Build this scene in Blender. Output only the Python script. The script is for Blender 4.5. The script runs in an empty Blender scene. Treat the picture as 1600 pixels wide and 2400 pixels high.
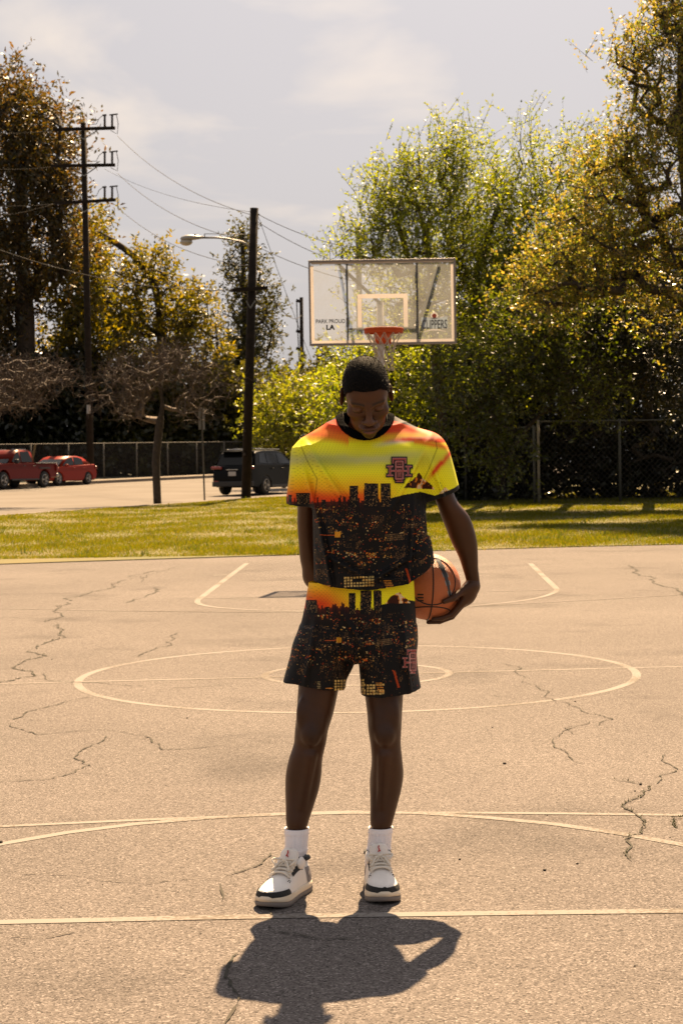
import bpy, bmesh, math, random
import numpy as np
from mathutils import Vector, Matrix
from mathutils.bvhtree import BVHTree

# ------------------------------------------------------------------ scene, camera, sky, sun, exposure
scene = bpy.context.scene
COL = scene.collection
FPX, CAMH, PITCH, ROLL = 4137.0, 1.38, 0.02586, 0.016

_F = np.array([0, math.cos(PITCH), -math.sin(PITCH)])
_R0 = np.array([1.0, 0, 0]); _U0 = np.array([0, math.sin(PITCH), math.cos(PITCH)])
_R = math.cos(ROLL) * _R0 - math.sin(ROLL) * _U0
_U = math.sin(ROLL) * _R0 + math.cos(ROLL) * _U0

cam = bpy.data.cameras.new('camera'); camo = bpy.data.objects.new('camera', cam); COL.objects.link(camo)
m = Matrix(((_R[0], _U[0], -_F[0], 0), (_R[1], _U[1], -_F[1], 0), (_R[2], _U[2], -_F[2], CAMH), (0, 0, 0, 1)))
camo.matrix_world = m
cam.sensor_fit = 'VERTICAL'; cam.sensor_height = 36.0; cam.sensor_width = 24.0
cam.lens = FPX / 2400.0 * 36.0
cam.clip_start = 0.1; cam.clip_end = 3000
cam.dof.use_dof = True; cam.dof.focus_distance = 5.75; cam.dof.aperture_fstop = 13.0
scene.camera = camo
scene.render.resolution_x = 682; scene.render.resolution_y = 1024
scene.render.engine = 'CYCLES'

SUN = np.array([0.135, 0.835, 1.0]); SUN = SUN / np.linalg.norm(SUN)
world = bpy.data.worlds.new("World"); scene.world = world; world.use_nodes = True
nt = world.node_tree; nt.nodes.clear()
def N(t, typ, **k):
    n = t.nodes.new(typ)
    for a, b in k.items(): setattr(n, a, b)
    return n
sky = N(nt, 'ShaderNodeTexSky', sky_type='NISHITA', sun_disc=False)
sky.sun_elevation = math.asin(SUN[2]); sky.sun_rotation = math.atan2(SUN[0], SUN[1])
sky.altitude = 80; sky.air_density = 1.0; sky.dust_density = 6.0; sky.ozone_density = 1.0
hsv = N(nt, 'ShaderNodeHueSaturation'); hsv.inputs['Saturation'].default_value = 0.5
tint = N(nt, 'ShaderNodeMix', data_type='RGBA', blend_type='MULTIPLY'); tint.inputs[0].default_value = 1.0
tint.inputs[7].default_value = (0.325, 0.310, 0.322, 1)
# thin high cloud: noise on the plane above
tc = N(nt, 'ShaderNodeTexCoord'); sep = N(nt, 'ShaderNodeSeparateXYZ'); nt.links.new(tc.outputs['Generated'], sep.inputs[0])
zz = N(nt, 'ShaderNodeMath', operation='MAXIMUM'); nt.links.new(sep.outputs[2], zz.inputs[0]); zz.inputs[1].default_value = 0.06
dx = N(nt, 'ShaderNodeMath', operation='DIVIDE'); nt.links.new(sep.outputs[0], dx.inputs[0]); nt.links.new(zz.outputs[0], dx.inputs[1])
dy = N(nt, 'ShaderNodeMath', operation='DIVIDE'); nt.links.new(sep.outputs[1], dy.inputs[0]); nt.links.new(zz.outputs[0], dy.inputs[1])
cmb = N(nt, 'ShaderNodeCombineXYZ'); nt.links.new(dx.outputs[0], cmb.inputs[0]); nt.links.new(dy.outputs[0], cmb.inputs[1])
mp = N(nt, 'ShaderNodeMapping'); nt.links.new(cmb.outputs[0], mp.inputs[0]); mp.inputs['Location'].default_value = (4.57, 0.04, 0); mp.inputs['Scale'].default_value = (1.5, 0.8, 1)
nz = N(nt, 'ShaderNodeTexNoise'); nz.inputs['Scale'].default_value = 1.0; nz.inputs['Detail'].default_value = 5; nz.inputs['Distortion'].default_value = 0.35
nt.links.new(mp.outputs[0], nz.inputs['Vector'])
cr = N(nt, 'ShaderNodeMapRange'); cr.inputs[1].default_value = 0.50; cr.inputs[2].default_value = 0.68; cr.inputs[3].default_value = 0; cr.inputs[4].default_value = 0.8
nt.links.new(nz.outputs[0], cr.inputs[0])
cl = N(nt, 'ShaderNodeMix', data_type='RGBA', blend_type='MULTIPLY'); cl.inputs[7].default_value = (1.42, 1.30, 1.12, 1)
veil = N(nt, 'ShaderNodeMix', data_type='RGBA'); veil.inputs[0].default_value = 0.55; veil.inputs[7].default_value = (3.02, 2.90, 2.90, 1)     # thin even haze over the whole sky
bg = N(nt, 'ShaderNodeBackground'); bg.inputs[1].default_value = 0.06
wo = N(nt, 'ShaderNodeOutputWorld')
nt.links.new(sky.outputs[0], hsv.inputs['Color']); nt.links.new(hsv.outputs[0], tint.inputs[6])
nt.links.new(tint.outputs[2], veil.inputs[6]); nt.links.new(veil.outputs[2], cl.inputs[6]); hz_ = N(nt, 'ShaderNodeMapRange'); hz_.inputs[1].default_value = 0.08; hz_.inputs[2].default_value = 0.2; nt.links.new(sep.outputs[2], hz_.inputs[0])
hm = N(nt, 'ShaderNodeMath', operation='MULTIPLY'); nt.links.new(cr.outputs[0], hm.inputs[0]); nt.links.new(hz_.outputs[0], hm.inputs[1]); nt.links.new(hm.outputs[0], cl.inputs[0])
nt.links.new(cl.outputs[2], bg.inputs[0]); nt.links.new(bg.outputs[0], wo.inputs[0])

sl = bpy.data.lights.new('sun', 'SUN'); so = bpy.data.objects.new('sun', sl); COL.objects.link(so)
sl.energy = 5.0; sl.angle = math.radians(0.5); sl.color = (1.0, 0.70, 0.40)
so.rotation_euler = Vector((-SUN[0], -SUN[1], -SUN[2])).to_track_quat('-Z', 'Y').to_euler()
so.location = (0, 20, 40)
vs = scene.view_settings
vs.view_transform = 'Standard'; vs.look = 'None'; vs.exposure = 1.97; vs.gamma = 1.0; vs.use_curve_mapping = False

# ------------------------------------------------------------------ helpers
S = 1600.0 / 1568.0          # study coordinates -> photograph pixels
CAM = np.array([0, 0, CAMH])
def ray(dx_, dy_):
    u = dx_ * S - 800.0; v = 1200.0 - dy_ * S
    return _F + (u / FPX) * _R + (v / FPX) * _U
def W(x, y, Y):
    d = ray(x, y); return CAM + d * (Y / d[1])
def terr(Y):
    Y = np.asarray(Y, float)
    return np.where(Y < 27.0, 0.0, np.where(Y < 65, 0.0092 * (Y - 27), np.where(Y < 125, 0.3496 + 0.0128 * (Y - 65), 0.3496 + 0.768)))
def G(x, y):
    d = ray(x, y)
    lo, hi = 2.0, 400.0
    f = lambda Yv: CAMH + d[2] * (Yv / d[1]) - float(terr(Yv))
    for _ in range(60):
        mid = 0.5 * (lo + hi)
        if f(mid) > 0: lo = mid
        else: hi = mid
    Yv = 0.5 * (lo + hi)
    return np.array([d[0] * Yv / d[1], Yv, float(terr(Yv))])
def base_at(x, Y):
    p = W(x, 1000, Y); return np.array([p[0], Y, float(terr(Y))])
def lin(c):
    c = np.asarray(c, float) / 255.0
    return np.where(c <= 0.04045, c / 12.92, ((c + 0.055) / 1.055) ** 2.4)
def nrm(v):
    v = np.asarray(v, float); return v / (np.linalg.norm(v) + 1e-12)

def tag(o, label=None, cat=None, group=None, kind=None):
    if label: o['label'] = label
    if cat: o['category'] = cat
    if group: o['group'] = group
    if kind: o['kind'] = kind
    return o
def empty(name, loc, rz=0.0):
    o = bpy.data.objects.new(name, None); COL.objects.link(o)
    o.location = [float(a) for a in loc]; o.rotation_euler = (0, 0, rz); o.empty_display_size = 0.2
    return o
def link_mesh(name, me, mat=None, parent=None, smooth=False, local=False):
    o = bpy.data.objects.new(name, me); COL.objects.link(o)
    if mat is not None: me.materials.append(mat)
    if smooth: me.polygons.foreach_set('use_smooth', np.ones(len(me.polygons), bool))
    if parent is not None:
        o.parent = parent
        if not local:      # geometry given in world space: take off the root's placement
            mw = Matrix.Identity(4); p = parent
            while p is not None:
                mw = p.matrix_basis @ mw if p.parent is None else p.matrix_basis @ mw
                p = p.parent
            me.transform(mw.inverted())
    me.update()
    return o
def np_mesh(name, V, F):
    me = bpy.data.meshes.new(name)
    V = np.ascontiguousarray(V, np.float32).reshape(-1, 3); F = np.ascontiguousarray(F, np.int32)
    k = F.shape[1]; m_ = F.shape[0]
    me.vertices.add(len(V)); me.vertices.foreach_set('co', V.ravel())
    me.loops.add(m_ * k); me.loops.foreach_set('vertex_index', F.ravel())
    me.polygons.add(m_); me.polygons.foreach_set('loop_start', np.arange(0, m_ * k, k, dtype=np.int32))
    me.update(calc_edges=True)
    return me
class MB:
    def __init__(s): s.v = []; s.f = []; s.n = 0
    def add(s, V, F):
        V = np.asarray(V, float).reshape(-1, 3)
        s.v.append(V); s.f.extend([tuple(int(i) + s.n for i in f) for f in F]); s.n += len(V); return s
    def box(s, c, size, R=None):
        h = np.asarray(size, float) / 2
        P = np.array([[i, j, k] for i in (-1, 1) for j in (-1, 1) for k in (-1, 1)], float) * h
        if R is not None: P = P @ np.asarray(R, float).T
        return s.add(P + np.asarray(c, float), [(0, 1, 3, 2), (4, 6, 7, 5), (0, 4, 5, 1), (2, 3, 7, 6), (0, 2, 6, 4), (1, 5, 7, 3)])
    def bar(s, a, b, w, h):
        a = np.asarray(a, float); b = np.asarray(b, float); t = nrm(b - a)
        up = np.array([0, 0, 1.0]) if abs(t[2]) < 0.95 else np.array([0, 1.0, 0])
        x = nrm(np.cross(t, up)); y = np.cross(x, t)
        return s.box((a + b) / 2, (np.linalg.norm(b - a), w, h), np.stack([t, x, y], 1))
    def tube(s, P, r, n=8, cap=True, closed=False):
        P = np.asarray(P, float); m_ = len(P); r = np.broadcast_to(np.asarray(r, float), (m_,))
        if closed: T = np.roll(P, -1, 0) - np.roll(P, 1, 0)
        else: T = np.gradient(P, axis=0)
        T = T / (np.linalg.norm(T, axis=1, keepdims=True) + 1e-12)
        ref = np.array([0, 0, 1.0]) if abs(T[0][2]) < 0.9 else np.array([1.0, 0, 0])
        x = nrm(np.cross(T[0], ref)); V = []
        a = np.arange(n) * 2 * math.pi / n
        for i in range(m_):
            x = nrm(x - T[i] * np.dot(x, T[i])); y = np.cross(T[i], x)
            V.append(P[i] + r[i] * (np.cos(a)[:, None] * x + np.sin(a)[:, None] * y))
        V = np.concatenate(V); F = []
        for i in range(m_ if closed else m_ - 1):
            i2 = (i + 1) % m_
            for j in range(n):
                j2 = (j + 1) % n; F.append((i * n + j, i * n + j2, i2 * n + j2, i2 * n + j))
        if cap and not closed: F.append(tuple(range(n))[::-1]); F.append(tuple((m_ - 1) * n + j for j in range(n)))
        return s.add(V, F)
    def loft(s, rings, cap=True, closed_ring=True):
        n = len(rings[0]); V = np.concatenate([np.asarray(r, float) for r in rings]); F = []
        for i in range(len(rings) - 1):
            for j in range(n if closed_ring else n - 1):
                j2 = (j + 1) % n; F.append((i * n + j, i * n + j2, (i + 1) * n + j2, (i + 1) * n + j))
        if cap and closed_ring: F.append(tuple(range(n))[::-1]); F.append(tuple((len(rings) - 1) * n + j for j in range(n)))
        return s.add(V, F)
    def sphere(s, c, r, nu=16, nv=10, R=None):
        V = []; F = []; r = np.broadcast_to(np.asarray(r, float), (3,))
        for i in range(nv + 1):
            th = math.pi * i / nv
            for j in range(nu):
                ph = 2 * math.pi * j / nu; V.append((math.sin(th) * math.cos(ph), math.sin(th) * math.sin(ph), math.cos(th)))
        V = np.array(V) * r
        if R is not None: V = V @ np.asarray(R).T
        for i in range(nv):
            for j in range(nu):
                j2 = (j + 1) % nu; F.append((i * nu + j, (i + 1) * nu + j, (i + 1) * nu + j2, i * nu + j2))
        return s.add(V + np.asarray(c, float), F)
    def build(s, name, mat=None, parent=None, smooth=False, local=False, bevel=0):
        me = bpy.data.meshes.new(name)
        me.from_pydata(np.concatenate(s.v).tolist(), [], s.f)
        bm = bmesh.new(); bm.from_mesh(me); bmesh.ops.remove_doubles(bm, verts=bm.verts, dist=1e-6)
        bmesh.ops.recalc_face_normals(bm, faces=bm.faces)
        if bevel: bmesh.ops.bevel(bm, geom=bm.edges, offset=bevel, segments=2, affect='EDGES', profile=0.5, clamp_overlap=True)
        bm.to_mesh(me); bm.free()
        return link_mesh(name, me, mat, parent, smooth, local)

# ------------------------------------------------------------------ materials
ALB = 0.58      # common scale of the outdoor base colours (keeps them at real-world reflectances)
def mat(name, col, rough=0.6, metal=0.0, spec=0.5, noise=0.0, nscale=8.0, bump=0.0, bscale=60.0, col2=None, detail=4, coat=0.0):
    col = tuple(c * ALB for c in col); col2 = tuple(c * ALB for c in col2) if col2 is not None else None
    M = bpy.data.materials.new(name); M.use_nodes = True; t = M.node_tree; b = t.nodes['Principled BSDF']
    b.inputs['Base Color'].default_value = (*col, 1); b.inputs['Roughness'].default_value = rough
    b.inputs['Metallic'].default_value = metal; b.inputs['Specular IOR Level'].default_value = spec
    b.inputs['Coat Weight'].default_value = coat
    tcn = N(t, 'ShaderNodeTexCoord')
    if noise > 0 or col2 is not None:
        n = N(t, 'ShaderNodeTexNoise'); n.inputs['Scale'].default_value = nscale; n.inputs['Detail'].default_value = detail
        t.links.new(tcn.outputs['Object'], n.inputs['Vector'])
        r = N(t, 'ShaderNodeValToRGB'); r.color_ramp.elements[0].position = 0.35; r.color_ramp.elements[1].position = 0.68
        c2 = col2 if col2 is not None else tuple(c * (1 - noise) for c in col)
        r.color_ramp.elements[0].color = (*c2, 1); r.color_ramp.elements[1].color = (*col, 1)
        t.links.new(n.outputs[0], r.inputs[0]); t.links.new(r.outputs[0], b.inputs['Base Color'])
    if bump > 0:
        n2 = N(t, 'ShaderNodeTexNoise'); n2.inputs['Scale'].default_value = bscale; n2.inputs['Detail'].default_value = 3
        t.links.new(tcn.outputs['Object'], n2.inputs['Vector'])
        bp = N(t, 'ShaderNodeBump'); bp.inputs['Strength'].default_value = bump; bp.inputs['Distance'].default_value = 0.01
        t.links.new(n2.outputs[0], bp.inputs['Height']); t.links.new(bp.outputs[0], b.inputs['Normal'])
    return M

def leaf_mat(name, cols, trans=0.45, rough=0.35, tcol=None, k=1.0, spec=0.5):
    M = bpy.data.materials.new(name); M.use_nodes = True; t = M.node_tree; t.nodes.clear()
    g = N(t, 'ShaderNodeNewGeometry'); r = N(t, 'ShaderNodeValToRGB'); r.color_ramp.interpolation = 'LINEAR'
    cols = [tuple(v * ALB * k for v in c) for c in cols]
    els = r.color_ramp.elements
    while len(els) < len(cols): els.new(0.5)
    for i, c in enumerate(cols): els[i].position = i / max(1, len(cols) - 1); els[i].color = (*c, 1)
    t.links.new(g.outputs['Random Per Island'], r.inputs[0])
    b = N(t, 'ShaderNodeBsdfPrincipled'); b.inputs['Roughness'].default_value = rough; b.inputs['Specular IOR Level'].default_value = spec
    t.links.new(r.outputs[0], b.inputs['Base Color'])
    tr = N(t, 'ShaderNodeBsdfTranslucent')
    mx = N(t, 'ShaderNodeMix', data_type='RGBA', blend_type='MULTIPLY'); mx.inputs[0].default_value = 1.0
    mx.inputs[7].default_value = (*(tcol or (2.4, 2.2, 0.7)), 1)
    t.links.new(r.outputs[0], mx.inputs[6]); t.links.new(mx.outputs[2], tr.inputs[0])
    ms = N(t, 'ShaderNodeMixShader'); ms.inputs[0].default_value = trans
    t.links.new(b.outputs[0], ms.inputs[1]); t.links.new(tr.outputs[0], ms.inputs[2])
    o = N(t, 'ShaderNodeOutputMaterial'); t.links.new(ms.outputs[0], o.inputs[0])
    return M

def asphalt_mat():
    M = bpy.data.materials.new('court_asphalt'); M.use_nodes = True; t = M.node_tree; b = t.nodes['Principled BSDF']
    tcn = N(t, 'ShaderNodeTexCoord')
    vo = N(t, 'ShaderNodeTexVoronoi'); vo.inputs['Scale'].default_value = 185.0; t.links.new(tcn.outputs['Object'], vo.inputs['Vector'])
    sp = N(t, 'ShaderNodeSeparateColor'); t.links.new(vo.outputs['Color'], sp.inputs[0])
    r = N(t, 'ShaderNodeValToRGB'); e = r.color_ramp.elements
    e[0].position = 0.0; e[0].color = (0.0371, 0.0323, 0.0300, 1); e[1].position = 1.0; e[1].color = (0.2519, 0.2233, 0.2122, 1)
    k = e.new(0.3); k.color = (0.1037, 0.0901, 0.0831, 1); k = e.new(0.85); k.color = (0.1408, 0.1233, 0.1150, 1)
    t.links.new(sp.outputs[0], r.inputs[0])
    # broad stains and wear
    n1 = N(t, 'ShaderNodeTexNoise'); n1.inputs['Scale'].default_value = 0.35; n1.inputs['Detail'].default_value = 6; n1.inputs['Roughness'].default_value = 0.6
    t.links.new(tcn.outputs['Object'], n1.inputs['Vector'])
    mr = N(t, 'ShaderNodeMapRange'); mr.inputs[1].default_value = 0.3; mr.inputs[2].default_value = 0.7; mr.inputs[3].default_value = 0.84; mr.inputs[4].default_value = 1.10
    t.links.new(n1.outputs[0], mr.inputs[0])
    n3 = N(t, 'ShaderNodeTexNoise'); n3.inputs['Scale'].default_value = 0.9; n3.inputs['Detail'].default_value = 4
    mpn = N(t, 'ShaderNodeMapping'); mpn.inputs['Location'].default_value = (3.1, 7.7, 0); t.links.new(tcn.outputs['Object'], mpn.inputs[0]); t.links.new(mpn.outputs[0], n3.inputs['Vector'])
    mr3 = N(t, 'ShaderNodeMapRange'); mr3.inputs[1].default_value = 0.56; mr3.inputs[2].default_value = 0.70; mr3.inputs[3].default_value = 1.0; mr3.inputs[4].default_value = 0.72
    t.links.new(n3.outputs[0], mr3.inputs[0])
    mu = N(t, 'ShaderNodeMath', operation='MULTIPLY'); t.links.new(mr.outputs[0], mu.inputs[0]); t.links.new(mr3.outputs[0], mu.inputs[1])
    mx = N(t, 'ShaderNodeMix', data_type='RGBA', blend_type='MULTIPLY'); mx.inputs[0].default_value = 1
    t.links.new(r.outputs[0], mx.inputs[6]); t.links.new(mu.outputs[0], mx.inputs[7]); t.links.new(mx.outputs[2], b.inputs['Base Color'])
    b.inputs['Roughness'].default_value = 0.95; b.inputs['Specular IOR Level'].default_value = 0.17
    n2 = N(t, 'ShaderNodeTexVoronoi'); n2.inputs['Scale'].default_value = 150.0; t.links.new(tcn.outputs['Object'], n2.inputs['Vector'])
    bp = N(t, 'ShaderNodeBump'); bp.inputs['Strength'].default_value = 0.5; bp.inputs['Distance'].default_value = 0.003; bp.invert = True
    t.links.new(n2.outputs['Distance'], bp.inputs['Height']); t.links.new(bp.outputs[0], b.inputs['Normal'])
    return M

def paint_mat():       # worn white court paint: asphalt shows through small gaps
    M = bpy.data.materials.new('worn_white_paint'); M.use_nodes = True; t = M.node_tree; b = t.nodes['Principled BSDF']
    tcn = N(t, 'ShaderNodeTexCoord')
    n = N(t, 'ShaderNodeTexNoise'); n.inputs['Scale'].default_value = 60; n.inputs['Detail'].default_value = 6; t.links.new(tcn.outputs['Object'], n.inputs['Vector'])
    n2 = N(t, 'ShaderNodeTexNoise'); n2.inputs['Scale'].default_value = 1.5; n2.inputs['Detail'].default_value = 3; t.links.new(tcn.outputs['Object'], n2.inputs['Vector'])
    ad = N(t, 'ShaderNodeMath', operation='ADD'); t.links.new(n.outputs[0], ad.inputs[0]); t.links.new(n2.outputs[0], ad.inputs[1])
    r = N(t, 'ShaderNodeValToRGB'); r.color_ramp.elements[0].position = 0.82; r.color_ramp.elements[1].position = 1.10
    r.color_ramp.elements[0].color = (0.1285, 0.1113, 0.0946, 1); r.color_ramp.elements[1].color = (0.2128, 0.1962, 0.1823, 1)
    t.links.new(ad.outputs[0], r.inputs[0]); t.links.new(r.outputs[0], b.inputs['Base Color']); b.inputs['Roughness'].default_value = 0.9; b.inputs['Specular IOR Level'].default_value = 0.08
    return M

def attr_mat(name, rough=0.6, spec=0.3, sheen=0.0, dots=0.0, dscale=0.009, trans=0.0, sss=0.0, bump=0.0, bscale=400):
    M = bpy.data.materials.new(name); M.use_nodes = True; t = M.node_tree; b = t.nodes['Principled BSDF']
    a = N(t, 'ShaderNodeAttribute', attribute_name='Col'); colsock = a.outputs['Color']
    tcn = N(t, 'ShaderNodeTexCoord')
    if dots > 0:       # mesh-knit eyelets
        sx = N(t, 'ShaderNodeSeparateXYZ'); t.links.new(tcn.outputs['Object'], sx.inputs[0])
        def wv(sock_pairs, k):
            acc = None
            for sck, w in sock_pairs:
                q = N(t, 'ShaderNodeMath', operation='MULTIPLY'); t.links.new(sck, q.inputs[0]); q.inputs[1].default_value = w * k
                if acc is None: acc = q.outputs[0]
                else:
                    ad = N(t, 'ShaderNodeMath', operation='ADD'); t.links.new(acc, ad.inputs[0]); t.links.new(q.outputs[0], ad.inputs[1]); acc = ad.outputs[0]
            s_ = N(t, 'ShaderNodeMath', operation='SINE'); t.links.new(acc, s_.inputs[0]); return s_.outputs[0]
        k = 2 * math.pi / dscale
        s1 = wv([(sx.outputs[0], 1), (sx.outputs[2], 0.75), (sx.outputs[1], 0.6)], k); s2 = wv([(sx.outputs[0], -1), (sx.outputs[2], 0.75), (sx.outputs[1], -0.6)], k)
        pr = N(t, 'ShaderNodeMath', operation='ADD'); t.links.new(s1, pr.inputs[0]); t.links.new(s2, pr.inputs[1])
        mr = N(t, 'ShaderNodeMapRange'); mr.inputs[1].default_value = 0.9; mr.inputs[2].default_value = 1.7; mr.inputs[3].default_value = 1; mr.inputs[4].default_value = 1 - dots
        t.links.new(pr.outputs[0], mr.inputs[0])
        mx = N(t, 'ShaderNodeMix', data_type='RGBA', blend_type='MULTIPLY'); mx.inputs[0].default_value = 1
        t.links.new(colsock, mx.inputs[6]); t.links.new(mr.outputs[0], mx.inputs[7]); colsock = mx.outputs[2]
    t.links.new(colsock, b.inputs['Base Color'])
    b.inputs['Roughness'].default_value = rough; b.inputs['Specular IOR Level'].default_value = spec; b.inputs['Sheen Weight'].default_value = sheen
    if sss > 0:
        b.inputs['Subsurface Weight'].default_value = sss; b.inputs['Subsurface Radius'].default_value = (0.6, 0.25, 0.12); b.inputs['Subsurface Scale'].default_value = 0.01
    if bump > 0:
        n2 = N(t, 'ShaderNodeTexNoise'); n2.inputs['Scale'].default_value = bscale; n2.inputs['Detail'].default_value = 3
        t.links.new(tcn.outputs['Object'], n2.inputs['Vector'])
        bp = N(t, 'ShaderNodeBump'); bp.inputs['Strength'].default_value = bump; bp.inputs['Distance'].default_value = 0.002
        t.links.new(n2.outputs[0], bp.inputs['Height']); t.links.new(bp.outputs[0], b.inputs['Normal'])
    if trans > 0:
        tr = N(t, 'ShaderNodeBsdfTranslucent'); t.links.new(colsock, tr.inputs[0])
        ms = N(t, 'ShaderNodeMixShader'); ms.inputs[0].default_value = trans
        o = t.nodes['Material Output']; t.links.new(b.outputs[0], ms.inputs[1]); t.links.new(tr.outputs[0], ms.inputs[2]); t.links.new(ms.outputs[0], o.inputs[0])
    return M

M_asphalt = asphalt_mat(); M_paint = paint_mat()
M_black = mat('black_rubber', (0.012, 0.012, 0.013), 0.7)
M_wood = mat('creosote_pole_wood', (0.032, 0.022, 0.016), 0.9, spec=.2, col2=(0.016, 0.012, 0.009), nscale=5, bump=0.6, bscale=30)
M_steel = mat('galvanised_steel', (0.35, 0.35, 0.33), 0.5, 0.6, noise=0.25, nscale=6)
M_bark = mat('bark', (0.085, 0.06, 0.04), 0.9, col2=(0.035, 0.026, 0.018), nscale=9, bump=0.8, bscale=18)
M_twig = mat('bare_twig', (0.27, 0.205, 0.16), 0.85, col2=(0.10, 0.075, 0.058), nscale=5)
M_wire = mat('wire', (0.08, 0.075, 0.07), 0.8, 0.0, spec=.1)

# ------------------------------------------------------------------ the setting: ground, court, lawn, road
def strip_grid(name, A, B, zoff, material, n=60):
    """surface between polylines A and B (xy), draped on the terrain"""
    A = np.asarray(A, float); B = np.asarray(B, float); k = 8
    def rs(P):
        d = np.r_[0, np.cumsum(np.linalg.norm(np.diff(P[:, :2], axis=0), axis=1))]; q = np.linspace(0, d[-1], n)
        return np.stack([np.interp(q, d, P[:, 0]), np.interp(q, d, P[:, 1])], 1)
    A = rs(A); B = rs(B); V = []
    for i in range(n):
        for j in range(k + 1):
            p = A[i] + (B[i] - A[i]) * j / k; V.append((p[0], p[1], float(terr(p[1])) + zoff))
    F = [(i * (k + 1) + j, i * (k + 1) + j + 1, (i + 1) * (k + 1) + j + 1, (i + 1) * (k + 1) + j) for i in range(n - 1) for j in range(k)]
    o = link_mesh(name, np_mesh(name, V, np.array(F)), material); tag(o, kind='structure'); return o

# one big earth sheet to the horizon
gx = np.concatenate([np.linspace(-900, -80, 8), np.linspace(-60, 60, 13), np.linspace(80, 900, 8)])
gy = np.concatenate([np.linspace(-300, 20, 6), [26.9, 27.0], np.arange(31, 126, 4), [160, 300, 700, 1500]])
V = np.array([(x, y, float(terr(y)) - 0.06) for y in gy for x in gx]); nx_ = len(gx)
F = np.array([(i * nx_ + j, i * nx_ + j + 1, (i + 1) * nx_ + j + 1, (i + 1) * nx_ + j) for i in range(len(gy) - 1) for j in range(nx_ - 1)])
M_earth = mat('dry_earth', (0.12, 0.095, 0.06), 0.95, col2=(0.06, 0.06, 0.03), nscale=0.6, detail=8)
tag(link_mesh('ground', np_mesh('ground', V, F), M_earth), kind='structure')

# the asphalt court, its far edge as in the photograph
edge = [G(x, y) for x, y in ((-900, 1330), (-400, 1312), (0, 1297), (200, 1290), (400, 1284), (650, 1276), (880, 1269), (1100, 1263), (1300, 1257), (1568, 1251), (2000, 1240), (2600, 1226))]
eA = [(p[0], p[1]) for p in edge]; eB = [(-14 + 28 * i / 11, -12.0) for i in range(12)]
court = strip_grid('court', eA, eB, 0.0, M_asphalt, n=50)
# the lip of the slab
mb = MB(); P = np.array(eA)
for i in range(len(P) - 1):
    a = P[i]; b = P[i + 1]
    mb.add([(a[0], a[1], 0.0005), (b[0], b[1], 0.0005), (b[0], b[1] + 0.001, -0.06), (a[0], a[1] + 0.001, -0.06)], [(0, 1, 2, 3)])
mb.build('slab_edge', M_asphalt, court)

def ribbon(P, w, z=0.004, taper=False, wj=0.0, rng=None):
    P = np.asarray(P, float)[:, :2]; T = np.gradient(P, axis=0); T /= (np.linalg.norm(T, axis=1, keepdims=True) + 1e-9)
    Nn = np.stack([-T[:, 1], T[:, 0]], 1); ww = np.full(len(P), w / 2)
    if wj: ww = ww * (1 + wj * (rng.random(len(P)) * 2 - 1))
    if taper:
        ww = ww * np.minimum(1, np.minimum(np.arange(len(P)), np.arange(len(P))[::-1]) / 3.0 + 0.15)
    L = P + Nn * ww[:, None]; Rr = P - Nn * ww[:, None]
    V = np.concatenate([np.c_[L, np.full(len(P), z)], np.c_[Rr, np.full(len(P), z)]]); n = len(P)
    return V, [(n + i, n + i + 1, i + 1, i) for i in range(n - 1)]
def smooth_poly(pts, step=0.15):
    P = np.asarray(pts, float)[:, :2]
    for _ in range(3):      # chaikin
        Q = [P[0]]
        for i in range(len(P) - 1): Q += [P[i] * .75 + P[i + 1] * .25, P[i] * .25 + P[i + 1] * .75]
        Q.append(P[-1]); P = np.array(Q)
    return P
def resample(P, step):
    d = np.r_[0, np.cumsum(np.linalg.norm(np.diff(P, axis=0), axis=1))]; q = np.linspace(0, d[-1], max(3, int(d[-1] / step)))
    return np.stack([np.interp(q, d, P[:, i]) for i in range(P.shape[1])], 1)
LZ = [0.0012]
def court_line(pts, w, curve=False):
    P = np.array([G(x, y) for x, y in pts])[:, :2]
    if curve: P = smooth_poly(P)
    P = resample(P, 0.25)
    LZ[0] += 0.00015
    V, F = ribbon(P, w, LZ[0]); mb = MB(); mb.add(V, F); return mb.build('painted_line', M_paint, court)
def court_circle(c, r, w):
    a = np.linspace(0, 2 * math.pi, 97); P = np.stack([c[0] + r * np.cos(a), c[1] + r * np.sin(a)], 1)
    LZ[0] += 0.00015
    V, F = ribbon(P, w, LZ[0]); mb = MB(); mb.add(V, F); mb.build('painted_line', M_paint, court)
cn = G(812, 1637); cf = G(812, 1484); cc = (cn + cf) / 2
lr = G(178, 1578); rr_ = G(1446, 1545)
court_circle(((lr[0] + rr_[0]) / 2, cc[1]), (cf[1] - cn[1]) / 2, 0.055)
court_circle(((lr[0] + rr_[0]) / 2, cc[1]), 0.61, 0.05)
court_line([(-200, 1576), (0, 1571), (800, 1551), (1568, 1531), (1800, 1525)], 0.045)
court_line([(-300, 2004), (0, 1938), (200, 1905), (400, 1884), (640, 1869), (850, 1864), (1000, 1869), (1250, 1889), (1420, 1914), (1568, 1940), (1850, 2004)], 0.05, True)
court_line([(-200, 1909), (0, 1899), (300, 1885), (640, 1872), (850, 1867), (1200, 1868), (1568, 1873), (1800, 1876)], 0.04)
court_line([(-200, 2125), (0, 2119), (590, 2106), (1100, 2099), (1568, 2093), (1800, 2090)], 0.052)
court_line([(568, 1293), (520, 1329), (458, 1376)], 0.07)
court_line([(1200, 1277), (1240, 1317), (1277, 1352)], 0.07)
court_line([(458, 1376), (450, 1384), (470, 1393), (560, 1401), (700, 1405), (850, 1403), (1000, 1398), (1150, 1387), (1240, 1374), (1279, 1359), (1277, 1352)], 0.06, True)
court_line([(470, 1375), (1268, 1355)], 0.04)
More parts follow.
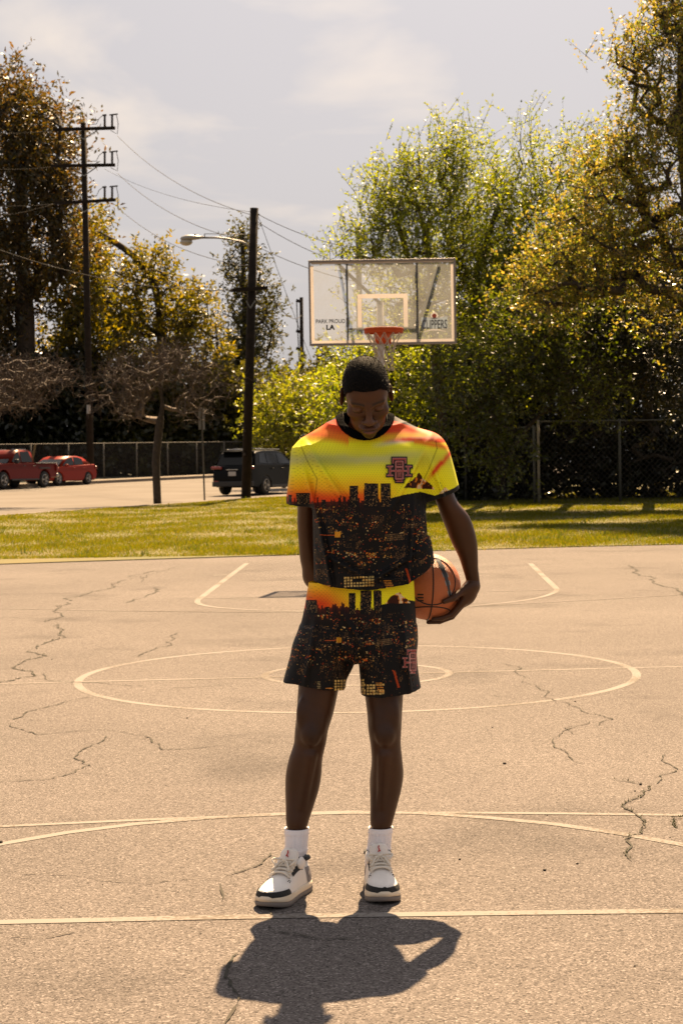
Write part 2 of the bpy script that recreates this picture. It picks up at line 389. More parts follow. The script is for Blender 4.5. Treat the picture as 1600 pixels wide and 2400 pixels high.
court_line([(-200, 1394), (0, 1398), (300, 1404), (620, 1407), (860, 1405), (1150, 1390), (1568, 1366), (1800, 1352)], 0.035, True)
court_line([(490, 1322), (520, 1321)], 0.08); court_line([(1240, 1301), (1266, 1300)], 0.08)
court_line([(250, 1300), (500, 1293), (800, 1285), (1150, 1274), (1380, 1268)], 0.025)

# cracks, traced on the court
M_crack = mat('crack_soil', (0.06, 0.048, 0.034), 0.95, col2=(0.03, 0.03, 0.014), nscale=6)
M_crackfine = mat('fine_crack', (0.10, 0.082, 0.064), 0.95)
rng = np.random.default_rng(4)
def jag(pts, amp=0.045, fine=False):
    P = np.array([G(x, y) for x, y in pts])[:, :2]
    d = np.linalg.norm(np.diff(P, axis=0), axis=1).mean()
    P = resample(P, 0.02)
    k = len(P); o = np.zeros((k, 2))
    for sc in (0.5, 0.2, 0.08, 0.035):
        m_ = max(3, int(k * 0.02 / sc)); a = rng.normal(size=(m_, 2)) * sc * 0.14
        for c in range(2): o[:, c] += np.interp(np.linspace(0, m_ - 1, k), np.arange(m_), a[:, c])
    return P + o
cracks = [
 ([(-40, 1578), (0, 1567), (60, 1545), (72, 1527), (100, 1512), (122, 1508), (100, 1497), (95, 1485), (130, 1465), (163, 1450), (160, 1435)], .03),
 ([(98, 1428), (100, 1420), (140, 1400), (180, 1372), (240, 1350), (300, 1330), (350, 1310)], .03),
 ([(290, 1385), (330, 1365), (352, 1348)], .035), ([(300, 1340), (340, 1318), (420, 1300)], .02),
 ([(300, 1507), (350, 1490), (400, 1468), (430, 1455)], .02), ([(122, 1508), (300, 1507), (520, 1500), (690, 1490)], .01),
 ([(130, 1548), (147, 1562), (180, 1570), (290, 1578), (400, 1582), (520, 1577)], .015),
 ([(180, 1600), (140, 1625), (80, 1650), (65, 1668), (115, 1685), (240, 1675), (270, 1682), (300, 1700), (345, 1726), (480, 1722)], .016),
 ([(265, 1688), (245, 1705), (200, 1735), (250, 1752), (140, 1783), (0, 1798), (-60, 1803)], .014), ([(140, 1783), (230, 1788), (320, 1790)], .01),
 ([(-40, 2008), (130, 2020), (300, 2022), (480, 2025)], .008), ([(0, 1645), (80, 1650)], .008),
 ([(640, 1868), (650, 1910), (630, 1945), (620, 1980), (590, 1995), (560, 2010)], .014), ([(527, 2013), (522, 2040), (490, 2062)], .012),
 ([(585, 2075), (600, 2118), (640, 2140), (700, 2148), (760, 2160), (880, 2155)], .012), ([(590, 2190), (565, 2230), (548, 2280), (520, 2345)], .013),
 ([(1130, 1520), (1190, 1535), (1215, 1560), (1225, 1580), (1270, 1600), (1330, 1620), (1390, 1640), (1350, 1660)], .014),
 ([(1350, 1660), (1300, 1680), (1293, 1710), (1312, 1735), (1350, 1748)], .012), ([(1350, 1660), (1250, 1690)], .01),
 ([(1415, 1785), (1440, 1790), (1485, 1805), (1495, 1830), (1478, 1850), (1497, 1878), (1500, 1900), (1455, 1920), (1400, 1965)], .017),
 ([(1530, 1745), (1500, 1755), (1512, 1780), (1500, 1805)], .013), ([(1498, 1894), (1568, 1890), (1640, 1886)], .014),
 ([(1440, 1298), (1500, 1330), (1568, 1363), (1640, 1395)], .045), ([(1225, 1590), (1400, 1580), (1568, 1570), (1700, 1563)], .01),
 ([(1000, 1545), (1080, 1540), (1150, 1528)], .008), ([(430, 1650), (480, 1665), (520, 1680)], .01), ([(1100, 1600), (1180, 1610)], .008),
 ([(0, 1422), (98, 1420)], .015), ([(160, 1455), (420, 1450), (700, 1442)], .008), ([(0, 2160), (120, 2156), (225, 2148)], .009),
 ([(1180, 1480), (1350, 1475), (1568, 1468)], .008), ([(1060, 1490), (1110, 1470), (1250, 1466)], .01),
 ([(940, 1750), (1080, 1745), (1180, 1735)], .006), ([(300, 1632), (600, 1628)], .007), ([(0, 1830), (130, 1800)], .006),
]
CP = []
for pts, w in cracks:
    P = jag(pts); V, F = ribbon(P, w * .45, 0.0040, True, 0.85, rng); mb = MB(); n_ = len(P)
    gaps = np.interp(np.arange(n_), np.linspace(0, n_, max(4, n_ // 6)), rng.random(max(4, n_ // 6)))
    CP.append(P); mb.add(V, [f for i_, f in enumerate(F) if gaps[i_] > (.12 if w >= .012 else .42)])
    mb.build('crack', M_crack if w >= .012 else M_crackfine, court)
# weeds rooted in the widest cracks
def blades(P, h, w, rng, lean=0.5):
    n = len(P); a = rng.random(n) * 2 * math.pi; d = np.stack([np.cos(a), np.sin(a), np.zeros(n)], 1)
    hh = (h * (0.5 + rng.random(n)))[:, None]; b = rng.random(n) * 2 * math.pi
    tip = P + np.stack([np.cos(b), np.sin(b), np.zeros(n)], 1) * hh * lean * rng.random((n, 1)) + np.array([0, 0, 1.0]) * hh
    ww = (w * (0.6 + 0.8 * rng.random(n)))[:, None]
    V = np.stack([P - d * ww / 2, P + d * ww / 2, tip], 1).reshape(-1, 3)
    return V, np.arange(3 * n).reshape(-1, 3)
M_grass = leaf_mat('lawn_grass', [(0.08, 0.12, 0.008), (0.145, 0.165, 0.010), (0.19, 0.175, 0.016), (0.11, 0.15, 0.010), (0.23, 0.18, 0.035)], 0.45, 0.7, (2.4, 2.1, 0.4), 1.0, .2)
Pw = []
for ci in (0, 1, 19, 21):
    P = CP[ci]; q = P[rng.integers(0, len(P), 70)]; Pw.append(np.c_[q + rng.normal(size=q.shape) * 0.006, np.full(len(q), 0.006)])
V, F = blades(np.concatenate(Pw), 0.010, 0.005, rng, 1.0)
tag(link_mesh('crack_weeds', np_mesh('crack_weeds', V, F), leaf_mat('weed', [(0.04, 0.05, 0.008), (0.06, 0.07, 0.012)], .2, .6, (1.5, 1.5, .5))), 'tiny green weeds growing in the cracks of the court', 'weeds', kind='stuff')
# grit and specks lying about on the asphalt
mb = MB(); rs = random.Random(3)
for (x, y, r) in [(1158, 1755, .008), (1470, 1803, .008), (1457, 1818, .005), (0, 1937, .010), (1130, 1672, .005), (430, 1650, .005), (1320, 1612, .005), (1055, 1975, .005), (1325, 1985, .005), (1250, 2000, .006), (120, 1515, .005)] + [(rs.uniform(0, 1568), rs.uniform(1500, 2340), rs.uniform(.0012, .0028)) for _ in range(30)]:
    p = G(x, y); mb.sphere(p + np.array([0, 0, r * .5]), (r * rs.uniform(.8, 1.4), r, r * .6), 6, 4)
tag(mb.build('grit', mat('grit', (0.03, 0.024, 0.018), 0.9)), 'dark grit and specks scattered over the asphalt court', 'grit', kind='stuff')

# road: near edge line recedes to the right
near0 = G(0, 1184); near1 = G(500, 1150); rd = nrm((near1 - near0)[:2]); rp = np.array([-rd[1], rd[0]])
def RP(s, off): return near0[:2] + rd * s + rp * off
RW = 21.5
M_road = mat('road_asphalt', (0.25, 0.222, 0.196), 0.95, spec=.15, col2=(0.20, 0.175, 0.15), nscale=0.35, detail=8, bump=.2, bscale=25)
M_conc = mat('pavement_concrete', (0.33, 0.285, 0.235), 0.95, spec=.1, noise=.25, nscale=1.2, detail=8)
ss = np.linspace(-60, 140, 41)
strip_grid('road', [RP(s, 0) for s in ss], [RP(s, RW) for s in ss], -0.015, M_road, 70)
strip_grid('far_shoulder', [RP(s, RW - 4.4) for s in ss], [RP(s, RW - 4.28) for s in ss], 0.003, mat('road_paint', (0.42, 0.40, 0.36), .8, noise=.4, nscale=3), 70)
def kerb_run(name, off, w, h, material):
    mb = MB(); rings = []
    for s in np.linspace(-60, 140, 70):
        a = RP(s, off); b = RP(s, off + w); za = float(terr(a[1])); zb = float(terr(b[1]))
        rings.append([(a[0], a[1], za - .1), (a[0], a[1], za + h), (b[0], b[1], zb + h), (b[0], b[1], zb - .1)])
    mb.loft(rings); return tag(mb.build(name, material), kind='structure')
kerb_run('kerb', RW, 0.18, 0.14, M_conc)
kerb_run('pavement', RW + 0.18, 2.2, 0.13, M_conc)
kerb_run('near_gutter', -0.3, 0.42, 0.02, M_conc)
strip_grid('verge', [RP(s, RW + 2.38) for s in ss], [RP(s, RW + 60) for s in ss], 0.02, mat('verge_soil', (0.075, 0.07, 0.03), .95, col2=(0.03, 0.035, 0.012), nscale=0.8, detail=8), 70)

# lawn between court and road
M_lawn = mat('lawn_soil', (0.13, 0.13, 0.018), 0.95, col2=(0.19, 0.145, 0.03), nscale=0.5, detail=8)
lawnA = [(p[0], p[1] + 0.03) for p in edge]; lawnB = [tuple(RP(s, -0.32)) for s in np.linspace(-60, 90, 12)]
strip_grid('lawn', lawnA, lawnB, 0.012, M_lawn, 60)
rng = np.random.default_rng(11)
n = 480000
px = rng.uniform(-120, 1700, n); Yv = 27 + 35 * rng.random(n) ** 1.25 + 0.5
Xv = (px * S - 800) / FPX * Yv
eX = np.array([p[0] for p in edge]); eY = np.array([p[1] for p in edge])
rel = (Xv - near0[0]) * rp[0] + (Yv - near0[1]) * rp[1]
clump = np.sin(Xv * 1.7 + 1.3 * np.sin(Yv * .9)) * np.sin(Yv * 1.1 + np.sin(Xv * .8) * 2)
ok = (Yv > np.interp(Xv, eX, eY) + 0.07 * rng.normal(size=n)) & (rel < -0.35) & (rng.random(n) < 0.75 + 0.3 * clump)
Xv = Xv[ok]; Yv = Yv[ok]; clump = clump[ok]
P = np.stack([Xv, Yv, terr(Yv)], 1); hh = 0.045 * (1 + 0.35 * clump)
V, F = blades(P, hh, 0.014 * (Yv / 32), rng, 0.9)
tag(link_mesh('grass', np_mesh('grass', V, F), M_grass), 'short sunlit lawn grass between the court and the road', 'grass', kind='stuff')
# taller tufts
nt_ = 160; q = rng.integers(0, len(P), nt_); Pt = np.repeat(P[q], 22, 0) + np.c_[rng.normal(size=(nt_ * 22, 2)) * 0.10, np.zeros(nt_ * 22)]
V, F = blades(Pt, 0.10, 0.02, rng, 0.9)
tag(link_mesh('grass_tufts', np_mesh('grass_tufts', V, F), leaf_mat('tuft', [(0.07, 0.11, 0.018), (0.12, 0.14, 0.025)], .4, .5, (2.0, 1.9, .5))), 'taller green tufts standing out of the lawn', 'grass', kind='stuff')

# ------------------------------------------------------------------ fences
def chain_fence(A, B, h, npost, label, group, wire_gap=0.10, ww=0.007, z0=None, postmat=None):
    A = np.array([A[0], A[1]]); B = np.array([B[0], B[1]]); L = np.linalg.norm(B - A); t = (B - A) / L
    root = empty('chain_link_fence', (A[0], A[1], float(terr(A[1])))); tag(root, label, 'fence', group)
    pm = postmat or M_steel
    def pt(s, z): p = A + t * s; return np.array([p[0], p[1], float(terr(p[1])) + z])
    for i in range(npost + 1):
        s = L * i / npost; MB().tube([pt(s, -.1), pt(s, h * .5), pt(s, h + .05)], .04, 8).build('post', pm, root, True)
    MB().tube([pt(s, h) for s in np.linspace(0, L, npost + 1)], .025, 6).build('top_rail', pm, root, True)
    mb = MB(); k = int((L + h) / (wire_gap * 1.4))
    for d in (1, -1):
        for i in range(k):
            s0 = i * wire_gap * 1.4 - h; a, b = s0, s0 + h; za, zb = 0, h
            if a < 0: za = -a; a = 0
            if b > L: zb = h - (b - L); b = L
            if b - a < .05: continue
            if d < 0: p, q = pt(L - a, za), pt(L - b, zb)
            else: p, q = pt(a, za), pt(b, zb)
            o = np.array([t[0], t[1], 0]) * ww
            mb.add([p - o, p + o, q + o, q - o], [(0, 1, 2, 3)])
    w = mb.build('wire_mesh', M_wire, root); tag(w, kind='stuff')
    return root
fa = RP(-5, RW + 3.0); fb = RP(100, RW + 3.0)
chain_fence(fa, fb, 2.1, 30, 'long chain link fence behind the far pavement and the parked red cars', None, 0.14, 0.012, postmat=mat('dull_post', (0.14, 0.125, 0.10), .7))
pA = G(1237, 1157); pB = np.array([pA[0] + 9.5, pA[1] + 1.2, 0])
M_whitepost = mat('weathered_post', (0.42, 0.37, 0.28), .8, noise=.3, nscale=4)
fr = chain_fence(pA, pB, 2.35, 4, 'tall chain link fence with pale corner post under the dark trees', None, 0.12, 0.006, postmat=mat('dark_post', (0.10, 0.10, 0.085), .7))
fr.children[0].data.materials[0] = M_whitepost
fr2 = chain_fence((pA[0] - 7.0, pA[1] + 14), pA - np.array([0.12, 0, 0]), 2.2, 4, 'receding chain link fence half hidden by leaves beside the pale corner post', None, 0.14, 0.006, postmat=bpy.data.materials['dark_post'])

# ------------------------------------------------------------------ trees
def grow(base, trunk, blobs, nc, rng, shell=0.5, step=0.45, wig=0.10, R=0.2, pw=0.48, minr=0.012, tend=0.45):
    """branch skeleton: every twig end (attractor in the crown blobs) joins the nearest wood already grown"""
    nodes = [np.asarray(base, float)]; par = [-1]
    tp = np.concatenate([[base], np.asarray(trunk, float)]); tp = resample(tp, step)
    for p in tp[1:]: nodes.append(p); par.append(len(nodes) - 2)
    start = max(1, int(len(nodes) * 0.35))
    vol = np.array([b[1][0] * b[1][1] * b[1][2] for b in blobs]) ** 0.6; cnt = rng.multinomial(nc, vol / vol.sum())
    A = []
    for (c, r), k in zip(blobs, cnt):
        d = rng.normal(size=(k, 3)); d /= np.linalg.norm(d, axis=1, keepdims=True)
        rad = (shell + (1 - shell) * rng.random((k, 1))) ** (1 / 2.0)
        A.append(np.asarray(c) + d * rad * np.asarray(r))
    A = np.concatenate(A); top = tp[-1]
    A = A[np.argsort(np.linalg.norm((A - tp[len(tp) // 2]) * [1, 1, .7], axis=1))]
    arr = np.zeros((200000, 3)); arr[:len(nodes)] = nodes; m_ = len(nodes)
    paths = [list(range(m_))]; tips = []; dirs = []
    for a in A:
        d = np.linalg.norm(arr[start:m_] - a, axis=1) + 0.35 * np.maximum(0, arr[start:m_, 2] - a[2])
        j = int(np.argmin(d)) + start; p = arr[j]; L = np.linalg.norm(a - p); k = max(1, int(L / step))
        path = [j]; off = rng.normal(size=3) * wig * L
        for i in range(1, k + 1):
            f = i / k; q = p + (a - p) * f + off * math.sin(math.pi * f) + rng.normal(size=3) * wig * 0.35 * step * (i < k)
            q = q + np.array([0, 0, 0.12 * L * math.sin(math.pi * f)])
            arr[m_] = q; par.append(path[-1]); path.append(m_); m_ += 1
        paths.append(path); tips.append(m_ - 1); dirs.append(nrm(arr[m_ - 1] - arr[path[-2]]))
    c = np.zeros(m_); c[tips] = 1
    for i in range(m_ - 1, 0, -1): c[par[i]] += c[i]
    rad = np.maximum(minr, R * (c / c[0]) ** pw); nt0 = len(tp)
    rad[:nt0] = np.maximum(rad[:nt0], np.linspace(R, R * tend, nt0))
    return arr[:m_], rad, paths, np.array(tips), np.array(dirs)
def wood(paths, arr, rad, sides=5, skip_first=True):
    mb = MB()
    for k, p in enumerate(paths):
        if k == 0 and skip_first: continue
        if len(p) < 2: continue
        r = rad[p].copy(); r[0] = min(r[0], r[1] * 1.3); mb.tube(arr[p], r, sides, cap=False)
    return mb
def leaf_quads(P, D, L, Wd, rng, fold=0.25):
    n = len(P); D = D / (np.linalg.norm(D, axis=1, keepdims=True) + 1e-9)
    q = rng.normal(size=(n, 3)); x = np.cross(D, q); x /= (np.linalg.norm(x, axis=1, keepdims=True) + 1e-9); y = np.cross(D, x)
    L = np.broadcast_to(L, (n,))[:, None] * (0.65 + 0.7 * rng.random((n, 1))); Wd = np.broadcast_to(Wd, (n,))[:, None] * (0.7 + 0.6 * rng.random((n, 1)))
    mid = P + D * L * 0.45 + y * Wd * fold
    V = np.stack([P, mid + x * Wd / 2, P + D * L, mid - x * Wd / 2], 1).reshape(-1, 3)
    return V, np.arange(4 * n).reshape(-1, 4)
def foliage(tips, tdirs, rng, shoots, slen, nleaf, llen, lwid, up=0.4, rnd=0.8, out=0.5, spread=0.3, twig_r=0.008, ldir=0.8):
    T = np.repeat(tips, shoots, 0) + rng.normal(size=(len(tips) * shoots, 3)) * spread
    d = np.repeat(tdirs, shoots, 0) * out + rng.normal(size=T.shape) * rnd + np.array([0, 0, up]); d /= np.linalg.norm(d, axis=1, keepdims=True)
    L = slen * (0.5 + rng.random(len(T)))
    tw = MB() if twig_r else None
    Vt = []; E = T + d * L[:, None]
    f = np.linspace(0.05, 1.0, nleaf)[None, :, None] + rng.random((len(T), nleaf, 1)) * 0.06
    Pm = T[:, None, :] + (E - T)[:, None, :] * f + rng.normal(size=(len(T), nleaf, 3)) * slen * 0.05
    Dm = d[:, None, :] * 0.6 + rng.normal(size=Pm.shape) * ldir
    V, F = leaf_quads(Pm.reshape(-1, 3), Dm.reshape(-1, 3), llen, lwid, rng)
    tv = tf = None
    if twig_r:
        x = np.cross(d, rng.normal(size=d.shape)); x /= np.linalg.norm(x, axis=1, keepdims=True)
        tv = np.stack([T - x * twig_r, T + x * twig_r, E + x * twig_r * .4, E - x * twig_r * .4], 1).reshape(-1, 3); tf = np.arange(len(tv)).reshape(-1, 4)
    return V, F, tv, tf
def tree(name, label, cat, base, trunk, blobs, nc, leafmat, seed, R=.2, group=None, shell=.5, wig=.1, step=.45, shoots=4, slen=.7, nleaf=9, llen=.12, lwid=.045,
         up=.4, rnd=.8, out=.5, spread=.3, barkmat=None, twig_r=.008, minr=.012, pw=.48, ldir=.8):
    rng = np.random.default_rng(seed); barkmat = barkmat or M_bark
    arr, rad, paths, tips, dirs = grow(base, trunk, blobs, nc, rng, shell, step, wig, R, pw, minr)
    root = empty(name, base); tag(root, label, cat, group)
    MB().tube(arr[paths[0]], rad[paths[0]], 10).build('trunk', barkmat, root, True)
    b = wood(paths, arr, rad).build('branches', barkmat, root, True); tag(b, kind='stuff')
    V, F, tv, tf = foliage(arr[tips], dirs, rng, shoots, slen, nleaf, llen, lwid, up, rnd, out, spread, twig_r, ldir)
    c = link_mesh('crown', np_mesh('crown', V, F), leafmat, root); tag(c, kind='stuff')
    if tv is not None: tag(link_mesh('twigs', np_mesh('twigs', tv, tf), barkmat, root), kind='stuff')
    return root
def blob(x0, y0, x1, y1, Y, dep):
    c = W((x0 + x1) / 2, (y0 + y1) / 2, Y); k = S * Y / FPX
    return (c, (abs(x1 - x0) / 2 * k, dep, abs(y1 - y0) / 2 * k))
def trunk_pts(*pts): return [W(x, y, Y) for x, y, Y in pts]

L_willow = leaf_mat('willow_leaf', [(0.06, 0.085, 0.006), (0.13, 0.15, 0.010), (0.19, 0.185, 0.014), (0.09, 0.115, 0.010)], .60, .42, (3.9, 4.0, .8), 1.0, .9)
L_over = leaf_mat('shaded_willow_leaf', [(0.03, 0.045, 0.004), (0.06, 0.08, 0.006), (0.13, 0.135, 0.012), (0.04, 0.06, 0.006)], .5, .42, (3.6, 3.7, .7), .8, .9)  # darker copy of the willow leaf, with the shade put into its colour
L_gold = leaf_mat('golden_leaf', [(0.06, 0.075, 0.010), (0.17, 0.125, 0.03), (0.22, 0.145, 0.04), (0.10, 0.12, 0.014), (0.18, 0.125, 0.03), (0.06, 0.08, 0.010), (0.12, 0.13, 0.02)], .60, .45, (3.5, 3.5, 1.5), 1.25, .9)
L_dark = leaf_mat('shade_darkened_leaf', [(0.008, 0.012, 0.003), (0.016, 0.021, 0.004), (0.028, 0.032, 0.006)], .15, .4, (2.2, 2.0, .5))  # dense shade of hedges and undergrowth put into the leaf colour
L_euc = leaf_mat('eucalyptus_leaf', [(0.028, 0.032, 0.010), (0.055, 0.05, 0.016), (0.12, 0.078, 0.024), (0.04, 0.044, 0.014)], .45, .45, (2.8, 2.2, .6))
L_yel = leaf_mat('yellow_leaf', [(0.05, 0.06, 0.008), (0.12, 0.115, 0.010), (0.19, 0.15, 0.014), (0.07, 0.075, 0.010)], .5, .45, (3.2, 2.8, .45))
L_olive = leaf_mat('olive_leaf', [(0.03, 0.036, 0.010), (0.06, 0.062, 0.016), (0.085, 0.08, 0.018)], .42, .45, (2.8, 2.5, .6))
L_bush = leaf_mat('bush_leaf', [(0.07, 0.095, 0.008), (0.14, 0.16, 0.012), (0.20, 0.195, 0.014), (0.09, 0.12, 0.010)], .56, .4, (3.0, 2.8, .6), .95, .7)

Rg = 'trees along the right edge of the lawn'
# right-hand wall of trees, from left to right
tree('willow_tree', 'tall airy willow rising behind the right end of the backboard', 'tree', base_at(1030, 53), trunk_pts((995, 760, 51), (940, 600, 47), (905, 490, 46.5)),
     [blob(840, 450, 1010, 640, 46, .8), blob(850, 400, 960, 520, 46.5, .7), blob(940, 400, 1100, 640, 47, .9), blob(1000, 320, 1070, 460, 47, .5), blob(775, 540, 900, 630, 45.5, .5), blob(1022, 240, 1040, 380, 47, .2), blob(1070, 290, 1086, 400, 47, .2), blob(925, 350, 940, 440, 46.5, .2), blob(866, 380, 880, 470, 46.5, .2), blob(956, 340, 972, 430, 46.5, .2), blob(960, 560, 1130, 800, 47.5, .9), blob(820, 640, 1000, 830, 48, .8)],
     430, L_willow, 21, R=.15, group=Rg, up=.8, rnd=.6, out=.5, slen=.6, nleaf=10, shoots=5, llen=.11, lwid=.042, spread=.32, shell=.3)
tree('willow_tree', 'bright green willow with thin upright shoots right of the backboard', 'tree', base_at(1150, 54), trunk_pts((1120, 800, 52), (1090, 640, 48.5), (1140, 480, 48.5)),
     [blob(1050, 430, 1210, 660, 48.5, 1.0), blob(1110, 370, 1250, 520, 48.5, .8), blob(1190, 400, 1380, 640, 49, 1.0), blob(1060, 560, 1330, 880, 48, 1.1), blob(1290, 380, 1440, 620, 49.5, 1.0), blob(1181, 270, 1198, 390, 48.5, .2), blob(1214, 310, 1230, 400, 48.5, .2), blob(1298, 230, 1312, 390, 49, .2), blob(1255, 340, 1275, 420, 49, .2), blob(1340, 320, 1360, 420, 49, .2), blob(1120, 350, 1135, 420, 48.5, .2)],
     540, L_willow, 22, R=.16, group=Rg, up=.8, rnd=.65, out=.45, slen=.6, nleaf=10, shoots=5, llen=.11, lwid=.042, spread=.34, shell=.25)
tree('willow_tree', 'leafy willow low behind the backboard and rim', 'tree', base_at(800, 56), trunk_pts((800, 950, 56), (820, 850, 56)),
     [blob(730, 800, 900, 1000, 56, 0.90), blob(860, 780, 1040, 1010, 54, 1.00), blob(760, 870, 850, 1040, 54, 0.75)],
     260, L_willow, 23, R=.13, group=Rg, up=.35, rnd=.8, slen=.7, nleaf=10, llen=.15, lwid=.06, spread=.3, shell=.35)
tree('golden_oak', 'tall oak with golden new leaves filling the right edge of the frame', 'tree', base_at(1690, 42), trunk_pts((1660, 900, 42), (1600, 600, 42), (1570, 300, 42), (1570, 60, 42)),
     [blob(1430, 20, 1700, 330, 41.5, 1.10), blob(1380, 250, 1660, 520, 41, 1.10), blob(1300, 330, 1500, 560, 41, 0.80), blob(1230, 480, 1480, 700, 40.5, 0.90), blob(1420, 480, 1700, 760, 41, 1.10), blob(1480, -150, 1750, 120, 42, 1.10), blob(1180, 600, 1360, 720, 40, 0.60), blob(1410, 60, 1480, 180, 41, 0.40)],
     700, L_gold, 24, R=.34, group=Rg, up=.35, rnd=.9, slen=.5, nleaf=12, shoots=5, llen=.10, lwid=.045, spread=.3, shell=.3, wig=.16)
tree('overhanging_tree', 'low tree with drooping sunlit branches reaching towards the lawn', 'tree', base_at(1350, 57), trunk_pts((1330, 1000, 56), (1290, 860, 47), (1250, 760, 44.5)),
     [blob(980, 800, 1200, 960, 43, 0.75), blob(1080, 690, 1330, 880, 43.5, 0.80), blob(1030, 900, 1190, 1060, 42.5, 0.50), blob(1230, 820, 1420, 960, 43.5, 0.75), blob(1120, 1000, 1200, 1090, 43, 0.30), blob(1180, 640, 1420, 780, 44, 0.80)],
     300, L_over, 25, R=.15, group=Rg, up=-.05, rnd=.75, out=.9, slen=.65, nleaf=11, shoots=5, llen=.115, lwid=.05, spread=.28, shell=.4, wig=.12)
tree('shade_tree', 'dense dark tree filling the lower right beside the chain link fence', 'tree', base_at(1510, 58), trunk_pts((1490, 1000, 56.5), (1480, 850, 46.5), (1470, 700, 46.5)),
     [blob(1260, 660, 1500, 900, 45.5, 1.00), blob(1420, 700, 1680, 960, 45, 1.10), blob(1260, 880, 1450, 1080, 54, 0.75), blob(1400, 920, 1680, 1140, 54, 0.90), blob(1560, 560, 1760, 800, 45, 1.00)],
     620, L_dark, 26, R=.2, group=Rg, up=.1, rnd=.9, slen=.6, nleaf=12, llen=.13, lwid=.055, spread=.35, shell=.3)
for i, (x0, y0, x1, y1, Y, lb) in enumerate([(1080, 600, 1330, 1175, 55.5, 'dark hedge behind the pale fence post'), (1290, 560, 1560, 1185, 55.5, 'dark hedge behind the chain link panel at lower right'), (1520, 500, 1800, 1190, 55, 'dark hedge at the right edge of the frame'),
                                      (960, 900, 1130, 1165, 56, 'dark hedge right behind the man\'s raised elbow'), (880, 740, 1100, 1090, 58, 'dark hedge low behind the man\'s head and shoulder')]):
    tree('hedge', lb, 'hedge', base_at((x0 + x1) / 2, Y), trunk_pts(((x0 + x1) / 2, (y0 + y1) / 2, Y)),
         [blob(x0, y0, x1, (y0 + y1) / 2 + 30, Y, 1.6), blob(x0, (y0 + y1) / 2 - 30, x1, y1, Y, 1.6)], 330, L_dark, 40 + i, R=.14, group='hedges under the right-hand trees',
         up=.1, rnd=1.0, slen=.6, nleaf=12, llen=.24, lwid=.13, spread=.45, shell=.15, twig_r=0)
# bushes behind the road, left of the man
tree('bush', 'bright green bush behind the dark car and left of the man', 'bush', base_at(650, 76), trunk_pts((650, 980, 76)),
     [blob(580, 880, 720, 1020, 76, 2.0), blob(660, 860, 800, 1020, 77, 2.0), blob(590, 950, 700, 1040, 75, 1.5)], 260, L_bush, 51, R=.1, group='bushes behind the road', slen=.6, nleaf=9, llen=.2, lwid=.085, spread=.35, shell=.3, twig_r=0)
tree('bush', 'olive green bushes on the skyline left of the backboard', 'bush', base_at(690, 130), trunk_pts((690, 960, 130)),
     [blob(560, 850, 700, 1020, 128, 3), blob(650, 845, 760, 1000, 130, 3), blob(720, 810, 800, 960, 130, 3), blob(480, 800, 590, 1000, 126, 3)], 260, L_olive, 52, R=.16, group='bushes behind the road', slen=1.0, nleaf=10, llen=.36, lwid=.18, spread=.5, shell=.2, twig_r=0)
# left side
tree('eucalyptus_tree', 'huge eucalyptus with rusty brown foliage at the left edge', 'tree', base_at(60, 112), trunk_pts((60, 800, 112), (50, 500, 112), (40, 260, 112)),
     [blob(-60, 170, 95, 340, 112, 4.5), blob(60, 230, 160, 400, 111, 3.5), blob(-80, 320, 140, 560, 111, 4.5), blob(80, 350, 158, 500, 110, 2.5), blob(-60, 520, 110, 720, 112, 4), blob(110, 480, 180, 640, 110, 2), blob(-120, 640, 30, 860, 112, 3)],
     560, L_euc, 61, R=.62, shell=.4, step=.9, shoots=5, slen=1.5, nleaf=10, llen=.36, lwid=.15, up=-.35, rnd=.8, spread=.6, twig_r=0, barkmat=M_bark, minr=.04)
tree('eucalyptus_tree', 'second eucalyptus hanging golden leaves beside the tall utility pole', 'tree', base_at(130, 116), trunk_pts((140, 850, 116), (150, 720, 116)),
     [blob(120, 560, 240, 760, 114, 2.8), blob(140, 680, 300, 860, 114, 3), blob(60, 760, 200, 900, 115, 3), blob(170, 480, 230, 600, 115, 1.6)],
     220, L_yel, 62, R=.34, shell=.35, step=.8, shoots=5, slen=1.1, nleaf=9, llen=.34, lwid=.15, up=-.1, rnd=.9, spread=.55, twig_r=0, minr=.03)
tree('crooked_tree', 'yellow green tree with a crooked leaning bare top', 'tree', base_at(385, 118), trunk_pts((380, 880, 118), (366, 700, 118), (352, 640, 118), (300, 580, 118), (250, 548, 118), (205, 525, 118)),
     [blob(200, 600, 340, 780, 118, 3.2), blob(300, 560, 400, 660, 118, 1.6), blob(360, 640, 480, 780, 117, 2.4), blob(230, 740, 420, 880, 117, 3.4), blob(390, 720, 520, 900, 117, 3), blob(180, 500, 245, 560, 118, 1.2)],
     330, L_yel, 63, R=.42, shell=.4, step=.8, shoots=5, slen=1.0, nleaf=8, llen=.32, lwid=.15, up=.2, rnd=.9, spread=.5, twig_r=0, minr=.04)
tree('pine_tree', 'tall airy grey green tree behind the street light pole', 'tree', base_at(575, 126), trunk_pts((570, 860, 126), (562, 700, 126), (556, 530, 126)),
     [blob(545, 510, 570, 580, 126, .8), blob(505, 560, 610, 680, 126, 2.0), blob(510, 650, 645, 770, 126, 2.4), blob(540, 740, 635, 840, 126, 2.2), blob(500, 740, 600, 860, 126, 2)],
     270, L_olive, 64, R=.34, shell=.3, step=.8, shoots=4, slen=.9, nleaf=7, llen=.30, lwid=.12, up=.5, rnd=.9, spread=.4, twig_r=0, minr=.03)
